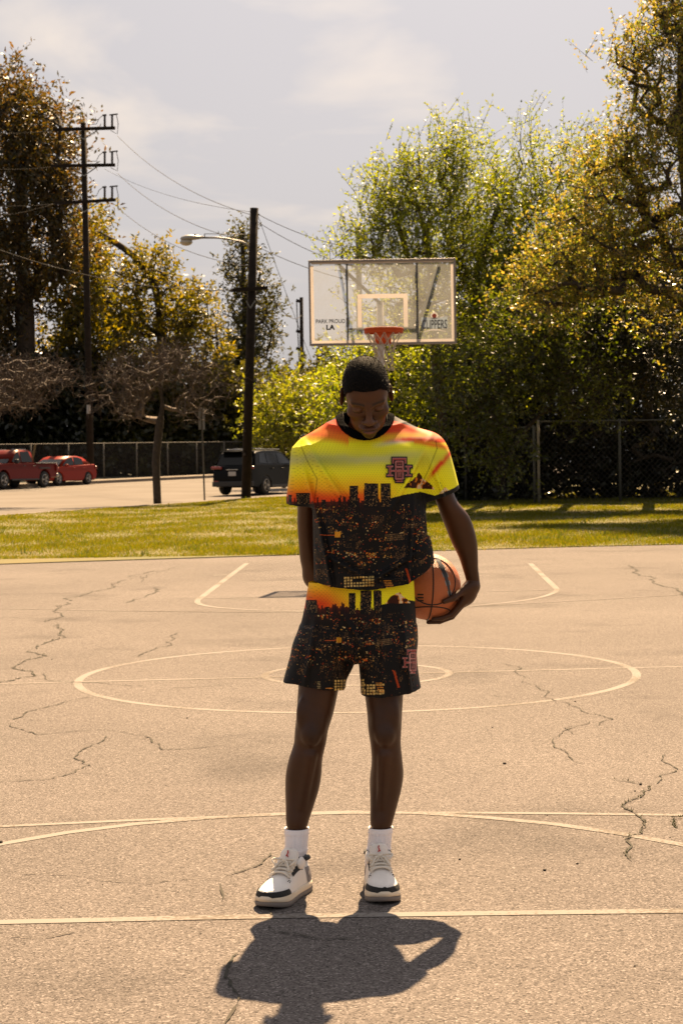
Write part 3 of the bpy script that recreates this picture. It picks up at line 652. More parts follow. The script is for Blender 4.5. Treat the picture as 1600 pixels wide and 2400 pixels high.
for i, (x0, y0, x1, y1, Y, lb) in enumerate([(-120, 820, 120, 1094, 112, 'dark thicket at the left edge behind the red pickup'), (60, 830, 260, 1094, 113, 'dark thicket behind the red saloon and the tall pole'), (220, 860, 420, 1094, 114, 'thicket behind the trunk of the bare tree'), (380, 860, 600, 1092, 116, 'thicket between the bare tree and the street light pole'), (560, 900, 780, 1090, 118, 'thicket behind the dark car')]):
    tree('thicket', lb, 'thicket', base_at((x0 + x1) / 2, Y), trunk_pts(((x0 + x1) / 2, (y0 + y1) / 2, Y)),
         [blob(x0, y0, x1, (y0 + y1) / 2 + 20, Y, 2.5), blob(x0, (y0 + y1) / 2 - 10, x1, y1, Y, 2.5)], 330, L_dark if i < 2 else L_olive, 70 + i, R=.2, group='thickets behind the far fence',
         up=.1, rnd=1.0, slen=.9, nleaf=11, llen=.42, lwid=.24, spread=.7, shell=.1, twig_r=0)

# bare winter trees on the lawn
def bare_tree(label, base, trunk, blobs, nc, seed, R):
    rng = np.random.default_rng(seed)
    arr, rad, paths, tips, dirs = grow(base, trunk, blobs, nc, rng, .25, .22, .22, R, .5, .008, .12)
    root = empty('bare_tree', base); tag(root, label, 'tree', 'leafless trees on the lawn')
    MB().tube(arr[paths[0]], rad[paths[0]], 10).build('trunk', M_bark, root, True)
    tag(wood(paths, arr, rad, 4).build('branches', M_twig, root, True), kind='stuff')
    # fine twisted twigs as crossed ribbons
    k = 4; T = np.repeat(arr[tips], k, 0); D = np.repeat(dirs, k, 0) * .5 + rng.normal(size=T.shape) * .75 + np.array([0, 0, .05]); D /= np.linalg.norm(D, axis=1, keepdims=True)
    V = []; F = []; n = len(T); P = T.copy(); w = 0.0105; segs = 5; x = np.cross(D, rng.normal(size=D.shape)); x /= np.linalg.norm(x, axis=1, keepdims=True)
    pts = [P.copy()]
    for s in range(segs):
        D = D + rng.normal(size=D.shape) * .45; D /= np.linalg.norm(D, axis=1, keepdims=True); P = P + D * (.10 + .06 * rng.random((n, 1))); pts.append(P.copy())
    pts = np.array(pts); Vs = []; Fs = []; off = 0
    for xx in (x, np.cross(x, D)):
        xx = xx / (np.linalg.norm(xx, axis=1, keepdims=True) + 1e-9)
        for s in range(segs):
            w0 = w * (1 - s / segs * .6); w1 = w * (1 - (s + 1) / segs * .6)
            q = np.stack([pts[s] - xx * w0, pts[s] + xx * w0, pts[s + 1] + xx * w1, pts[s + 1] - xx * w1], 1).reshape(-1, 3)
            Vs.append(q); Fs.append(np.arange(len(q)).reshape(-1, 4) + off); off += len(q)
    tag(link_mesh('twigs', np_mesh('twigs', np.concatenate(Vs), np.concatenate(Fs)), M_twig, root), kind='stuff')
    return root
bb = G(362, 1157); Yb = bb[1]
bare_tree('leafless tree with twisted grey twigs standing alone on the lawn', bb, trunk_pts((358, 1060, Yb), (366, 980, Yb), (374, 930, Yb), (368, 880, Yb), (378, 830, Yb)),
     [blob(240, 790, 420, 900, Yb, 1.5), blob(330, 785, 480, 880, Yb, 1.6), blob(420, 830, 555, 930, Yb, 1.2), blob(195, 840, 330, 950, Yb, 1.1), blob(260, 880, 350, 970, Yb, .9), blob(390, 890, 520, 975, Yb, 1.0)], 330, 81, .13)
b2 = base_at(-70, Yb + 1)
bare_tree('leafless branches reaching in from the left edge of the frame', b2, trunk_pts((-70, 1060, Yb + 1), (-60, 960, Yb + 1), (-40, 890, Yb + 1), (-30, 850, Yb + 1)),
     [blob(-140, 810, 100, 940, Yb + 1, 1.7), blob(0, 820, 190, 900, Yb + 1, 1.3), blob(-40, 860, 110, 950, Yb + 1, 1.2)], 300, 82, .14)

# ------------------------------------------------------------------ poles, lamp, wires
def pole_thing(name, label, cat, x0, Y, xtop, ytop, r0, r1, material=None, group=None):
    b = base_at(x0, Y); t = W(xtop, ytop, Y); root = empty(name, b); tag(root, label, cat, group)
    MB().tube([b - [0, 0, .2], b * .5 + t * .5, t], [r0, (r0 + r1) / 2, r1], 12).build('pole', material or M_wood, root, True)
    return root, b, t
UP, ub, ut = pole_thing('utility_pole', 'tall wooden utility pole with three crossarms beside the eucalyptus', 'utility pole', 207, 95, 192, 283, .2, .15)
M_insul = mat('insulator', (0.05, 0.035, 0.03), .35)
armends = []
for i, (xa, xb, ya, yb, xc) in enumerate(((122, 265, 298, 294, 193), (120, 265, 381, 379, 193), (124, 266, 467, 459, 194))):
    a = W(xa, ya, 94.7); b = W(xb, yb, 94.7); MB().bar(a, b, .14, .16).build('crossarm', M_wood, UP)
    c = W(xc, (ya + yb) / 2 + 24, 94.75)
    for e in (W(165, (ya + yb) / 2 + 3, 94.7), W(228, (ya + yb) / 2, 94.7)): MB().bar(c, e, .04, .05).build('brace', M_steel, UP)
    for px in (241, 258):
        s = W(px, yb - 2, 94.7); e = W(px, yb - 31, 94.7); MB().tube([s, e], .06, 8).build('insulator', M_insul, UP, True)
    MB().bar(W(236, yb - 29, 94.7), W(245, yb - 30, 94.7), .1, .08).build('switch_cap', M_insul, UP)
    MB().bar(W(252, yb - 30, 94.7), W(271, yb - 32, 94.7), .1, .06).build('switch_arm', M_insul, UP)
    MB().tube([W(200, yb - 8, 94.7), W(222, yb - 9, 94.7), W(228, yb - 22, 94.7), W(238, yb - 30, 94.7)], .02, 5).build('jumper', M_wire, UP, True)
    MB().tube([W(268, yb - 30, 94.7), W(272, yb - 10, 94.7), W(270, yb + 14, 94.7), W(255, yb + 6, 94.7)], .02, 5).build('jumper', M_wire, UP, True)
    armends.append(b)
MB().tube([W(204, 930, 94.7), W(204, 950, 94.7)], .1, 8).build('marker', mat('pole_marker', (.5, .48, .45), .6), UP)
MB().tube([W(184, 283, 95), W(186, 262, 95)], .03, 6).build('lightning_rod', M_steel, UP)

YL = 61.5
SP, sb, st = pole_thing('street_light', 'wooden street light pole with cobra head lamp in front of the dark car', 'street light', 562, YL, 584, 478, .17, .145)
arm = [W(572, 574, YL), W(569, 563, YL), W(558, 556, YL), W(530, 550, YL), W(500, 546, YL), W(466, 546, YL)]
MB().tube(arm, .035, 8).build('lamp_arm', M_steel, SP, True)
MB().tube([W(580, 538, YL), W(470, 537, YL)], .012, 6).build('stay_rod', M_steel, SP, True)
MB().tube([W(470, 537, YL), W(470, 548, YL)], .02, 6).build('stay_post', M_steel, SP, True)
hd = MB(); k = S * YL / FPX; M_lamp = mat('lamp_housing', (.42, .41, .38), .45, .2)
ax0 = W(414, 549, YL); ax1 = W(468, 546, YL); rings = []
for f, w, h in ((0, .03, .02), (.06, .12, .08), (.25, .19, .13), (.5, .18, .13), (.75, .12, .09), (1, .06, .055)):
    c = ax0 + (ax1 - ax0) * f; a = np.linspace(0, 2 * math.pi, 17)[:-1]
    rings.append([c + np.array([0, math.cos(t) * w, math.sin(t) * h * (1 if math.sin(t) > 0 else .5)]) for t in a])
hd.loft(rings).build('lamp_head', M_lamp, SP, True)
MB().sphere(W(428, 556, YL), (.22, .15, .13), 16, 10).build('lamp_lens', mat('lamp_lens', (.55, .5, .42), .15, spec=.8), SP, True)
MB().tube([W(448, 543, YL), W(448, 538, YL)], .05, 8).build('photocell', M_insul, SP)
a = W(530, 667, YL - .25); b = W(615, 661, YL - .25); MB().bar(a, b, .1, .12).build('crossarm', M_wood, SP)
for q in (565, 586): MB().bar(W(q, 690, YL - .25), W(575, 708, YL - .25), .02, .03).build('brace', M_steel, SP)
MB().tube([W(591, 495, YL), W(596, 492, YL)], .03, 6).build('insulator', M_insul, SP)
for y in (905, 986, 1040): MB().tube([W(562, y, YL - .18), W(562, y + 6, YL - .18)], .05, 6).build('bolt_plate', M_insul, SP)

FP, fb_, ft = pole_thing('utility_pole', 'thin far utility pole left of the backboard', 'utility pole', 694, 150, 692, 683, .2, .15)
for y in (690, 760, 800): MB().bar(W(680, y, 150), W(692, y + 3, 150), .12, .25).build('bracket', M_wood, FP)
MB().tube([W(681, 690, 150), W(684, 760, 150), W(688, 850, 150)], .05, 6).build('cable_riser', M_wire, FP)
MP, mb_, mt = pole_thing('utility_pole', 'grey metal pole rising behind the backboard', 'utility pole', 830, 70, 822, 522, .15, .11, M_steel)
MB().bar(W(815, 533, 70), W(845, 532, 70), .06, .06).build('crossarm', M_steel, MP); MB().tube([W(796, 533, 70), W(800, 528, 70), W(815, 533, 70)], .05, 6).build('camera_bracket', M_insul, MP)

def wire(label, A, B, sag, r=.014):
    A = np.asarray(A, float); B = np.asarray(B, float); f = np.linspace(0, 1, 25)[:, None]
    P = A + (B - A) * f; P[:, 2] -= (sag * 4 * f * (1 - f))[:, 0]
    root = MB().tube(P, r, 5).build('power_line', M_wire, None, True); tag(root, label, 'power line', 'overhead power lines'); return root
for i, nm in enumerate(('top', 'middle', 'bottom')):
    lw = (498, 575, 640)[i]
    wire(f'power line from the {nm} crossarm of the tall pole to the street light pole', W(270, (312, 398, 476)[i], 94.7), W((586, 578, 575)[i], (496, 556, 612)[i], YL + .3), .55, .012)
    wire(f'power line leaving the {nm} crossarm of the tall pole towards the left edge', W(124, (300, 383, 468)[i], 94.7), W(-60, (303, 386, 470)[i], 90), .1, .010)
wire('thin slack line from the middle crossarm to the top of the street light pole', W(240, 388, 94.7), W(588, 488, YL + .3), .35, .008)
wire('line running right from the top of the street light pole behind the backboard', W(592, 492, YL), W(1000, 575, 60), .5, .011)
wire('second line running right from the street light pole behind the backboard', W(592, 510, YL), W(1000, 640, 60), .5, .011)
wire('third line running right from the street light pole behind the backboard', W(590, 566, YL), W(1000, 665, 62), .4, .011)
wire('steep guy wire dropping right from the top of the street light pole', W(592, 494, YL), W(716, 830, 66), .05, .010)
wire('thick cable sloping from the left edge to the low crossarm of the street light pole', W(-60, 552, 55), W(540, 666, YL - .25), .45, .014)
wire('pale line from the left edge to the bottom crossarm of the tall pole', W(-60, 497, 90), W(130, 466, 94.7), .2, .010)
wire('cable from the low crossarm of the street light pole to the far pole', W(612, 665, YL - .25), W(692, 724, 149), .6, .02)

SG = empty('sign_post', G(470, 1149)); tag(SG, 'thin grey street sign post seen edge on beside the lone bare tree', 'sign post')
Ys = G(470, 1149)[1]
MB().bar(G(470, 1149), W(463, 940, Ys), .055, .03).build('post', mat('sign_steel', (.12, .115, .10), .6, .3), SG)
MB().box(W(463, 962, Ys) + [0, .04, 0], (.03, .46, .72), np.array(Matrix.Rotation(-.35, 3, 'Z'))).build('sign_panel', mat('sign_back', (.22, .215, .2), .5, .5), SG)
ST = empty('wooden_stake', base_at(72, 96)); tag(ST, 'leaning yellow wooden stake behind the red pickup and red saloon', 'stake')
MB().bar(W(72, 1070, 96), W(82, 1020, 96), .1, .12).build('stake', mat('yellow_wood', (.40, .24, .07), .7, noise=.3, nscale=3), ST)

# ------------------------------------------------------------------ basketball hoop
YH = 22.0
M_frame = mat('hoop_frame', (.33, .29, .26), .5, .1, noise=.15, nscale=5)
def print_mat(name, col, trans=.6):      # thin paint on clear acrylic: sun from behind shines through it
    M = mat(name, col, .6); t = M.node_tree; b = t.nodes['Principled BSDF']; tr = N(t, 'ShaderNodeBsdfTranslucent'); tr.inputs[0].default_value = (*[c * ALB for c in col], 1)
    ms = N(t, 'ShaderNodeMixShader'); ms.inputs[0].default_value = trans; o = t.nodes['Material Output']
    t.links.new(b.outputs[0], ms.inputs[1]); t.links.new(tr.outputs[0], ms.inputs[2]); t.links.new(ms.outputs[0], o.inputs[0]); return M
M_border = print_mat('hoop_border', (1.0, .90, .82), .5)
M_glass = bpy.data.materials.new('scuffed_acrylic'); M_glass.use_nodes = True
t = M_glass.node_tree; t.nodes.clear()
trn = N(t, 'ShaderNodeBsdfTransparent'); dif = N(t, 'ShaderNodeBsdfPrincipled'); dif.inputs['Base Color'].default_value = (.25, .255, .25, 1); dif.inputs['Roughness'].default_value = .35
tl = N(t, 'ShaderNodeBsdfTranslucent'); tl.inputs[0].default_value = (.29, .30, .30, 1)
m1 = N(t, 'ShaderNodeMixShader'); m1.inputs[0].default_value = .6; t.links.new(dif.outputs[0], m1.inputs[1]); t.links.new(tl.outputs[0], m1.inputs[2])
tcn = N(t, 'ShaderNodeTexCoord'); nn = N(t, 'ShaderNodeTexNoise'); nn.inputs['Scale'].default_value = 2.2; nn.inputs['Detail'].default_value = 8; t.links.new(tcn.outputs['Object'], nn.inputs['Vector'])
mr = N(t, 'ShaderNodeMapRange'); mr.inputs[1].default_value = .3; mr.inputs[2].default_value = .7; mr.inputs[3].default_value = .18; mr.inputs[4].default_value = .34; t.links.new(nn.outputs[0], mr.inputs[0])
m2 = N(t, 'ShaderNodeMixShader'); t.links.new(mr.outputs[0], m2.inputs[0]); t.links.new(trn.outputs[0], m2.inputs[1]); t.links.new(m1.outputs[0], m2.inputs[2])
t.links.new(m2.outputs[0], N(t, 'ShaderNodeOutputMaterial').inputs[0])
c0 = W(878, 694, YH)
HO = empty('basketball_hoop', (c0[0], YH + 1.3, 0)); tag(HO, 'basketball hoop with clear backboard, orange rim and white net behind the man', 'basketball hoop')
BW, BH = 1.825, 1.06; zc = W(878, 694, YH)[2]
def BP(u, v, d=0.0): return np.array([c0[0] + u, YH - d, zc + v])     # board plane: u right, v up, d towards the court
def face_quad(c, w, h): return MB().add([(c[0] - w / 2, c[1], c[2] - h / 2), (c[0] + w / 2, c[1], c[2] - h / 2), (c[0] + w / 2, c[1], c[2] + h / 2), (c[0] - w / 2, c[1], c[2] + h / 2)], [(0, 1, 2, 3)])
MB().box(BP(0, 0), (BW - .06, .012, BH - .06)).build('glass_panel', M_glass, HO)
for (u, v, w, h) in ((0, BH / 2 - .014, BW, .028), (0, -BH / 2 + .014, BW, .028), (-BW / 2 + .012, 0, .024, BH - .058), (BW / 2 - .012, 0, .024, BH - .058)):
    MB().box(BP(u, v), (w, .07, h)).build('frame_bar', M_frame, HO, bevel=.004)
for (u, v, w, h) in ((0, -BH / 2 + .046, BW - .06, .034), (-BW / 2 + .043, .0, .036, BH - .13), (BW / 2 - .043, .0, .036, BH - .13), (0, BH / 2 - .04, BW - .06, .02)):
    face_quad(BP(u, v, .0095), w, h).build('painted_border', M_border, HO)
tz0, tz1 = -.30, .07
for (u, v, w, h) in ((0, .075, .62, .052), (-.285, -.13, .052, .36), (.285, -.13, .052, .36)):
    face_quad(BP(u, v, .0095), w, h).build('target_square', M_border, HO)
M_darkbar = mat('dark_strut', (.03, .032, .033), .8, spec=.1)
for u in (-.435, .435):
    MB().box(BP(u, .0, -.03), (.022, .03, BH - .09)).build('rear_strut', M_darkbar, HO)
    for v in (.36, -.24): MB().box(BP(u, v, -.055), (.035, .02, .12)).build('strut_clamp', M_darkbar, HO)
MB().box(BP(0, -.325, -.03), (.85, .03, .02)).build('rear_crossbar', M_darkbar, HO)
# pole and arms behind
M_pole = mat('white_pole', (.66, .6, .53), .35, .1)
MB().tube([(c0[0], YH + 1.3, -.1), (c0[0], YH + 1.3, 2.2), (c0[0], YH + 1.3, zc + .12)], .048, 14).build('pole', M_pole, HO, True)
MB().bar((c0[0], YH + 1.3, zc - .25), BP(0, -.33, -.05), .1, .1).build('extension_arm', M_pole, HO)
MB().bar((c0[0], YH + 1.25, zc + .1), BP(-.52, .46, -.05), .03, .03).build('support_brace', M_darkbar, HO)
MB().bar((c0[0] + .36, YH + .35, zc - .52), BP(.72, .48, -.05), .03, .03).build('support_brace', mat('green_strut', (.07, .10, .08), .8, spec=.1), HO)
# rim
M_rim = mat('orange_rim', (.75, .11, .02), .65, spec=.2, noise=.2, nscale=10)
rz = W(878, 757, YH - .38)[2]; rc = np.array([c0[0], YH - .40, rz]); a = np.linspace(0, 2 * math.pi, 49)[:-1]
MB().tube([rc + np.array([math.cos(t) * .229, math.sin(t) * .229, 0]) for t in a], .017, 8, closed=True).build('rim', M_rim, HO, True)
MB().loft([[rc + np.array([math.cos(t) * q, math.sin(t) * q, z_]) for t in a] for q, z_ in ((.226, .0), (.238, -.004), (.238, -.042), (.226, -.046), (.226, .0))], cap=False).build('rim_skirt', M_rim, HO, True)
for t_ in np.linspace(0, 2 * math.pi, 13)[:-1]:
    p = rc + np.array([math.cos(t_) * .229, math.sin(t_) * .229, 0]); MB().tube([p, p - [0, 0, .055]], .005, 5).build('net_hook', M_rim, HO)
mb = MB(); mb.add([(c0[0] - .1, YH - .04, rz + .01), (c0[0] + .1, YH - .04, rz + .01), (c0[0] + .05, YH - .2, rz + .005), (c0[0] - .05, YH - .2, rz + .005),
                   (c0[0] - .1, YH - .04, rz - .13), (c0[0] + .1, YH - .04, rz - .13), (c0[0] + .04, YH - .19, rz - .02), (c0[0] - .04, YH - .19, rz - .02)],
                  [(0, 1, 2, 3), (4, 7, 6, 5), (0, 3, 7, 4), (1, 5, 6, 2), (3, 2, 6, 7), (0, 4, 5, 1)])
mb.build('rim_bracket', M_rim, HO)
MB().box(BP(0, rz - zc - .05, .025), (.2, .03, .2)).build('mount_plate', M_rim, HO)
M_net = mat('net_cord', (.55, .47, .38), .8)
mb = MB(); prof = [(0.0, .226), (-.09, .175), (-.17, .135), (-.25, .115), (-.33, .108), (-.41, .115), (-.46, .12)]; K = 12
for lv in range(len(prof) - 1):
    z0, r0 = prof[lv]; z1, r1 = prof[lv + 1]
    for i in range(K):
        a0 = 2 * math.pi * (i + (.5 if lv % 2 else 0)) / K
        for dl in (-.5, .5):
            a1 = a0 + dl * 2 * math.pi / K
            p = rc + np.array([math.cos(a0) * r0, math.sin(a0) * r0, z0 - .045]); q = rc + np.array([math.cos(a1) * r1, math.sin(a1) * r1, z1 - .045])
            mb.tube([p, (p + q) / 2, q], .0055, 5, cap=False)
mb.build('net', M_net, HO, True)
# lettering and logo on the board
def text_mesh(txt, size, sx=1.0, bold=0.0, shear=0.0):
    cu = bpy.data.curves.new('lettering', 'FONT'); cu.body = txt; cu.size = size; cu.align_x = 'CENTER'; cu.align_y = 'CENTER'; cu.offset = bold; cu.extrude = 0.001; cu.resolution_u = 3; cu.shear = shear
    ob = bpy.data.objects.new('lettering_tmp', cu); COL.objects.link(ob)
    dg = bpy.context.evaluated_depsgraph_get(); me = bpy.data.meshes.new_from_object(ob.evaluated_get(dg)); bpy.data.objects.remove(ob)
    co = np.zeros(len(me.vertices) * 3, np.float32); me.vertices.foreach_get('co', co); return me, co.reshape(-1, 3) * [sx, 1, 1]
def board_text(name, txt, x, y, wpx, hpx, material, bold):
    me, co = text_mesh(txt, 1.0, 1.0, bold); k = S * YH / FPX
    w = np.ptp(co[:, 0]); h = np.ptp(co[:, 1]); cx = (co[:, 0].max() + co[:, 0].min()) / 2; cy = (co[:, 1].max() + co[:, 1].min()) / 2
    p = W(x, y, YH)
    V = np.stack([p[0] + (co[:, 0] - cx) / w * wpx * k, YH - .0125 - co[:, 2], p[2] + (co[:, 1] - cy) / h * hpx * k], 1)
    me.vertices.foreach_set('co', V.astype(np.float32).ravel()); o = link_mesh(name, me, material, HO); return o
M_ink = mat('black_print', (.015, .015, .015), .5)
board_text('lettering', 'PARK PROUD', 759, 738, 67, 9.5, M_ink, .016)
board_text('lettering', 'LA', 759, 752, 20, 12, M_ink, .05)
M_blue = print_mat('pale_blue_print', (.42, .50, .58)); M_wht = print_mat('white_print', (.7, .68, .66)); M_redp = print_mat('red_print', (.5, .12, .09)); M_greyp = mat('grey_print', (.09, .09, .095), .5)
k = S * YH / FPX; p = W(997, 744, YH)
face_quad((p[0], YH - .0090, p[2] + .012), 60 * k, 26 * k).build('logo_band', M_blue, HO)
board_text('logo_lettering', 'CLIPPERS', 997, 745, 58, 21, M_greyp, .015)
for yy, sgn, hw in ((-15.5, -1, 22), (16, 1, 24)):
    mb = MB(); rows = []
    for f in np.linspace(-1, 1, 21):
        zc_ = p[2] - (yy + sgn * (0 if sgn > 0 else 0) - sgn * 4.5 * (1 - f * f) + sgn * 2) * k; th = 1.6 * k * (1 - .6 * abs(f))
        if sgn < 0 and abs(f) < .0: continue
        rows.append([(p[0] + f * hw * k, YH - .0125, zc_ - th), (p[0] + f * hw * k, YH - .0125, zc_ + th)])
    mb.loft(rows, cap=False, closed_ring=False); mb.build('logo_arc', M_wht, HO)
for rr_d, off_, mt_ in ((8.2, .0135, M_wht), (5.2, .0150, M_redp)):
    q = [p + np.array([math.cos(t) * rr_d * k, -off_, 18.5 * k + math.sin(t) * rr_d * k]) for t in np.linspace(0, 2 * math.pi, 21)[:-1]]; MB().add(q, [tuple(range(20))]).build('logo_ball', mt_, HO)

# ------------------------------------------------------------------ cars (built at the origin, nose to +x, then placed)
def carpaint(name, col): return mat(name, col, .38, .0, spec=.08, coat=.03)
M_win = mat('car_glass', (.008, .009, .010), .15, spec=.25); M_tyre = mat('tyre', (.018, .018, .018), .85); M_alloy = mat('alloy', (.42, .41, .4), .35, .7)
M_head = mat('headlight', (.55, .53, .5), .12, spec=.9); M_tail = mat('tail_light', (.28, .02, .015), .2, spec=.7); M_trim = mat('black_trim', (.02, .02, .021), .55); M_plate = mat('number_plate', (.62, .6, .58), .5); M_chrome = mat('chrome', (.6, .58, .55), .2, .9)
def arch(cx, r, z0, n=9): return [(cx + r * math.cos(a), z0 + r * math.sin(a)) for a in np.linspace(0, math.pi, n)]
def extrude_profile(poly, ws, bevel, name, material, root):
    """poly: (x,z) outline; ws: half width per vertex"""
    n = len(poly); V = [(x, -w, z) for (x, z), w in zip(poly, ws)] + [(x, w, z) for (x, z), w in zip(poly, ws)]
    F = [tuple(range(n))[::-1], tuple(range(n, 2 * n))] + [(i, (i + 1) % n, n + (i + 1) % n, n + i) for i in range(n)]
    bm = bmesh.new(); vs_ = [bm.verts.new(v) for v in V]
    for f in F: bm.faces.new([vs_[i] for i in f])
    bmesh.ops.recalc_face_normals(bm, faces=bm.faces)
    if bevel:
        ed = [e for e in bm.edges if abs(e.verts[0].co.y - e.verts[1].co.y) < .3 and len(e.link_faces) == 2 and any(len(f.verts) > 6 for f in e.link_faces)]
        bmesh.ops.bevel(bm, geom=ed, offset=bevel, segments=3, affect='EDGES', profile=.5, clamp_overlap=True)
    me = bpy.data.meshes.new(name); bm.to_mesh(me); bm.free()
    o = link_mesh(name, me, material, root, True, True); 
    md = o.modifiers.new('ws', 'WEIGHTED_NORMAL'); return o
def wheel(root, x, y, r, w=.22):
    s = 1 if y > 0 else -1
    a = np.linspace(0, 2 * math.pi, 29)[:-1]; rings = []
    for (d, rr) in ((-w / 2, r * .62), (-w / 2, r * .93), (-w / 3, r), (w / 3, r), (w / 2, r * .93), (w / 2, r * .62)):
        rings.append([(x + math.cos(t) * rr, y + d, r + math.sin(t) * rr) for t in a])
    wh = MB().loft(rings).build('wheel', M_tyre, root, True, True)
    mb = MB(); yo = y + s * (w / 2 + .004)
    mb.tube([(x, yo - s * .03, r), (x, yo - s * .015, r)], r * .64, 24)
    mb.build('rim', M_trim, wh, False, True)
    mb = MB()
    for i in range(5):
        t = i * 2 * math.pi / 5; mb.bar((x, yo + s * .004, r), (x + math.cos(t) * r * .6, yo + s * .004, r + math.sin(t) * r * .6), .02, .085)
    mb.tube([(x, yo - s * .01, r), (x, yo + s * .015, r)], r * .15, 12)
    mb.tube([(x + math.cos(t) * r * .6, yo, r + math.sin(t) * r * .6) for t in np.linspace(0, 2 * math.pi, 25)[:-1]], r * .05, 5, closed=True)
    mb.build('spokes', M_alloy, wh, False, True)
def panel(root, name, pts, material, off, th=.012):
    P = np.asarray(pts, float); nrmv = nrm(np.cross(P[1] - P[0], P[2] - P[0])); off = np.asarray(off, float)
    if np.dot(nrmv, off) < 0: nrmv = -nrmv
    A = P + nrmv * th; B = P - nrmv * .02; n = len(P)
    return MB().add(np.concatenate([A, B]), [tuple(range(n)), tuple(range(n, 2 * n))[::-1]] + [(i, n + i, n + (i + 1) % n, (i + 1) % n) for i in range(n)]).build(name, material, root, False, True)
def lerp3(a, b, f): return np.asarray(a, float) * (1 - f) + np.asarray(b, float) * f
def quad_inset(q, m0, m1, m2, m3):
    """q: bl, br, tr, tl -> inset by fractions left,right,bottom,top"""
    f = lambda u, v: lerp3(lerp3(q[0], q[1], u), lerp3(q[3], q[2], u), v)
    return [f(m0, m2), f(1 - m1, m2), f(1 - m1, 1 - m3), f(m0, 1 - m3)]
def make_car(name, label, group, spec, paint, loc, heading):
    root = empty(name, loc, heading); tag(root, label, spec['cat'], group)
    hw = spec['hw']; poly = spec['body']; ws = [hw - (.05 if z < .35 else (.06 if z > spec['belt'] - .08 else 0)) - (.10 if abs(x - spec['cx']) > spec['len'] / 2 - .18 else 0) for x, z in poly]
    extrude_profile(poly, ws, .05, 'body', paint, root)
    gh = spec['house']; belt = min(z for _, z in gh); roof = max(z for _, z in gh)
    wg = [hw - .07 - (.17 * (z - belt) / (roof - belt)) for _, z in gh]
    extrude_profile(gh, wg, .03, 'cabin', paint, root)
    hwz = lambda z: hw - .07 - .17 * (z - belt) / (roof - belt)
    for s in (-1, 1):
        for wq in spec['side_windows']:
            panel(root, 'side_window', [(x, s * (hwz(z)), z) for x, z in wq], M_win, (0, s, .2), .006)
    for nm, (xa, za, xb, zb) in spec['end_windows'].items():      # bottom x,z / top x,z
        q = [(xa, -hwz(za) + .05, za), (xa, hwz(za) - .05, za), (xb, hwz(zb) - .05, zb), (xb, -hwz(zb) + .05, zb)]
        panel(root, nm, quad_inset(q, .03, .03, .04, .1), M_win, (1 if nm == 'windscreen' else -1, 0, .6), .008)
    for x in spec['wheels']:
        for s in (-1, 1): wheel(root, x, s * (hw - .115), spec['wr'])
    for nm, mt_, c, sz in spec['boxes']:
        m_ = {'head': M_head, 'tail': M_tail, 'trim': M_trim, 'plate': M_plate, 'chrome': M_chrome, 'paint': paint, 'alloy': M_alloy, 'glass': M_win}[mt_]
        ys = [c[1]] if c[1] == 0 else [c[1], -c[1]]
        for y in ys: MB().box((c[0], y, c[2]), sz).build(nm, m_, root, False, True, bevel=min(sz) * .25)
    return root
wr = .35
suv = dict(cat='car', hw=.93, cx=0, len=4.6, belt=1.02, wr=.36, wheels=(1.35, -1.35),
  body=[(-2.30, .45), (-2.28, .32), (-1.78, .28)] + arch(-1.35, .42, .30)[::-1] + [(-.90, .26), (.90, .26)] + arch(1.35, .42, .30)[::-1] + [(1.8, .28), (2.24, .32), (2.30, .5), (2.28, .82), (2.1, .98), (1.05, 1.10), (.9, 1.12), (-2.1, 1.12), (-2.26, 1.08), (-2.31, .75)],
  house=[(-2.12, 1.10), (-1.86, 1.52), (-1.78, 1.60), (-1.2, 1.66), (-.2, 1.67), (.35, 1.60), (1.15, 1.10)],
  side_windows=[[(-.15, 1.16), (.85, 1.16), (.30, 1.53), (-.15, 1.58)], [(-1.05, 1.16), (-.22, 1.16), (-.22, 1.585), (-1.05, 1.58)], [(-1.72, 1.2), (-1.12, 1.16), (-1.12, 1.575), (-1.55, 1.54)]],
  end_windows={'windscreen': (1.15, 1.10, .35, 1.60), 'rear_window': (-2.12, 1.10, -1.84, 1.56)},
  boxes=[('tail_light', 'tail', (-2.28, .66, 1.02), (.12, .46, .11)), ('tailgate_handle', 'chrome', (-2.315, 0, .95), (.03, .5, .035)), ('number_plate', 'plate', (-2.32, 0, .80), (.02, .32, .16)),
         ('rear_bumper', 'trim', (-2.28, 0, .42), (.12, 1.7, .2)), ('rear_spoiler', 'paint', (-1.9, 0, 1.62), (.3, 1.3, .05)), ('roof_rail', 'chrome', (-.6, .62, 1.705), (1.9, .045, .04)), ('rail_bar', 'chrome', (-1.1, 0, 1.735), (.05, 1.2, .03)),
         ('mirror', 'paint', (.75, 1.0, 1.15), (.12, .2, .15)), ('door_handle', 'paint', (.1, .93, .98), (.18, .03, .035)), ('door_handle', 'paint', (-.8, .93, .98), (.18, .03, .035)), ('sill', 'trim', (0, .9, .32), (1.8, .06, .12)), ('headlight', 'head', (2.2, .65, .86), (.15, .4, .12)), ('reflector', 'tail', (-2.32, .68, .52), (.03, .2, .05))])
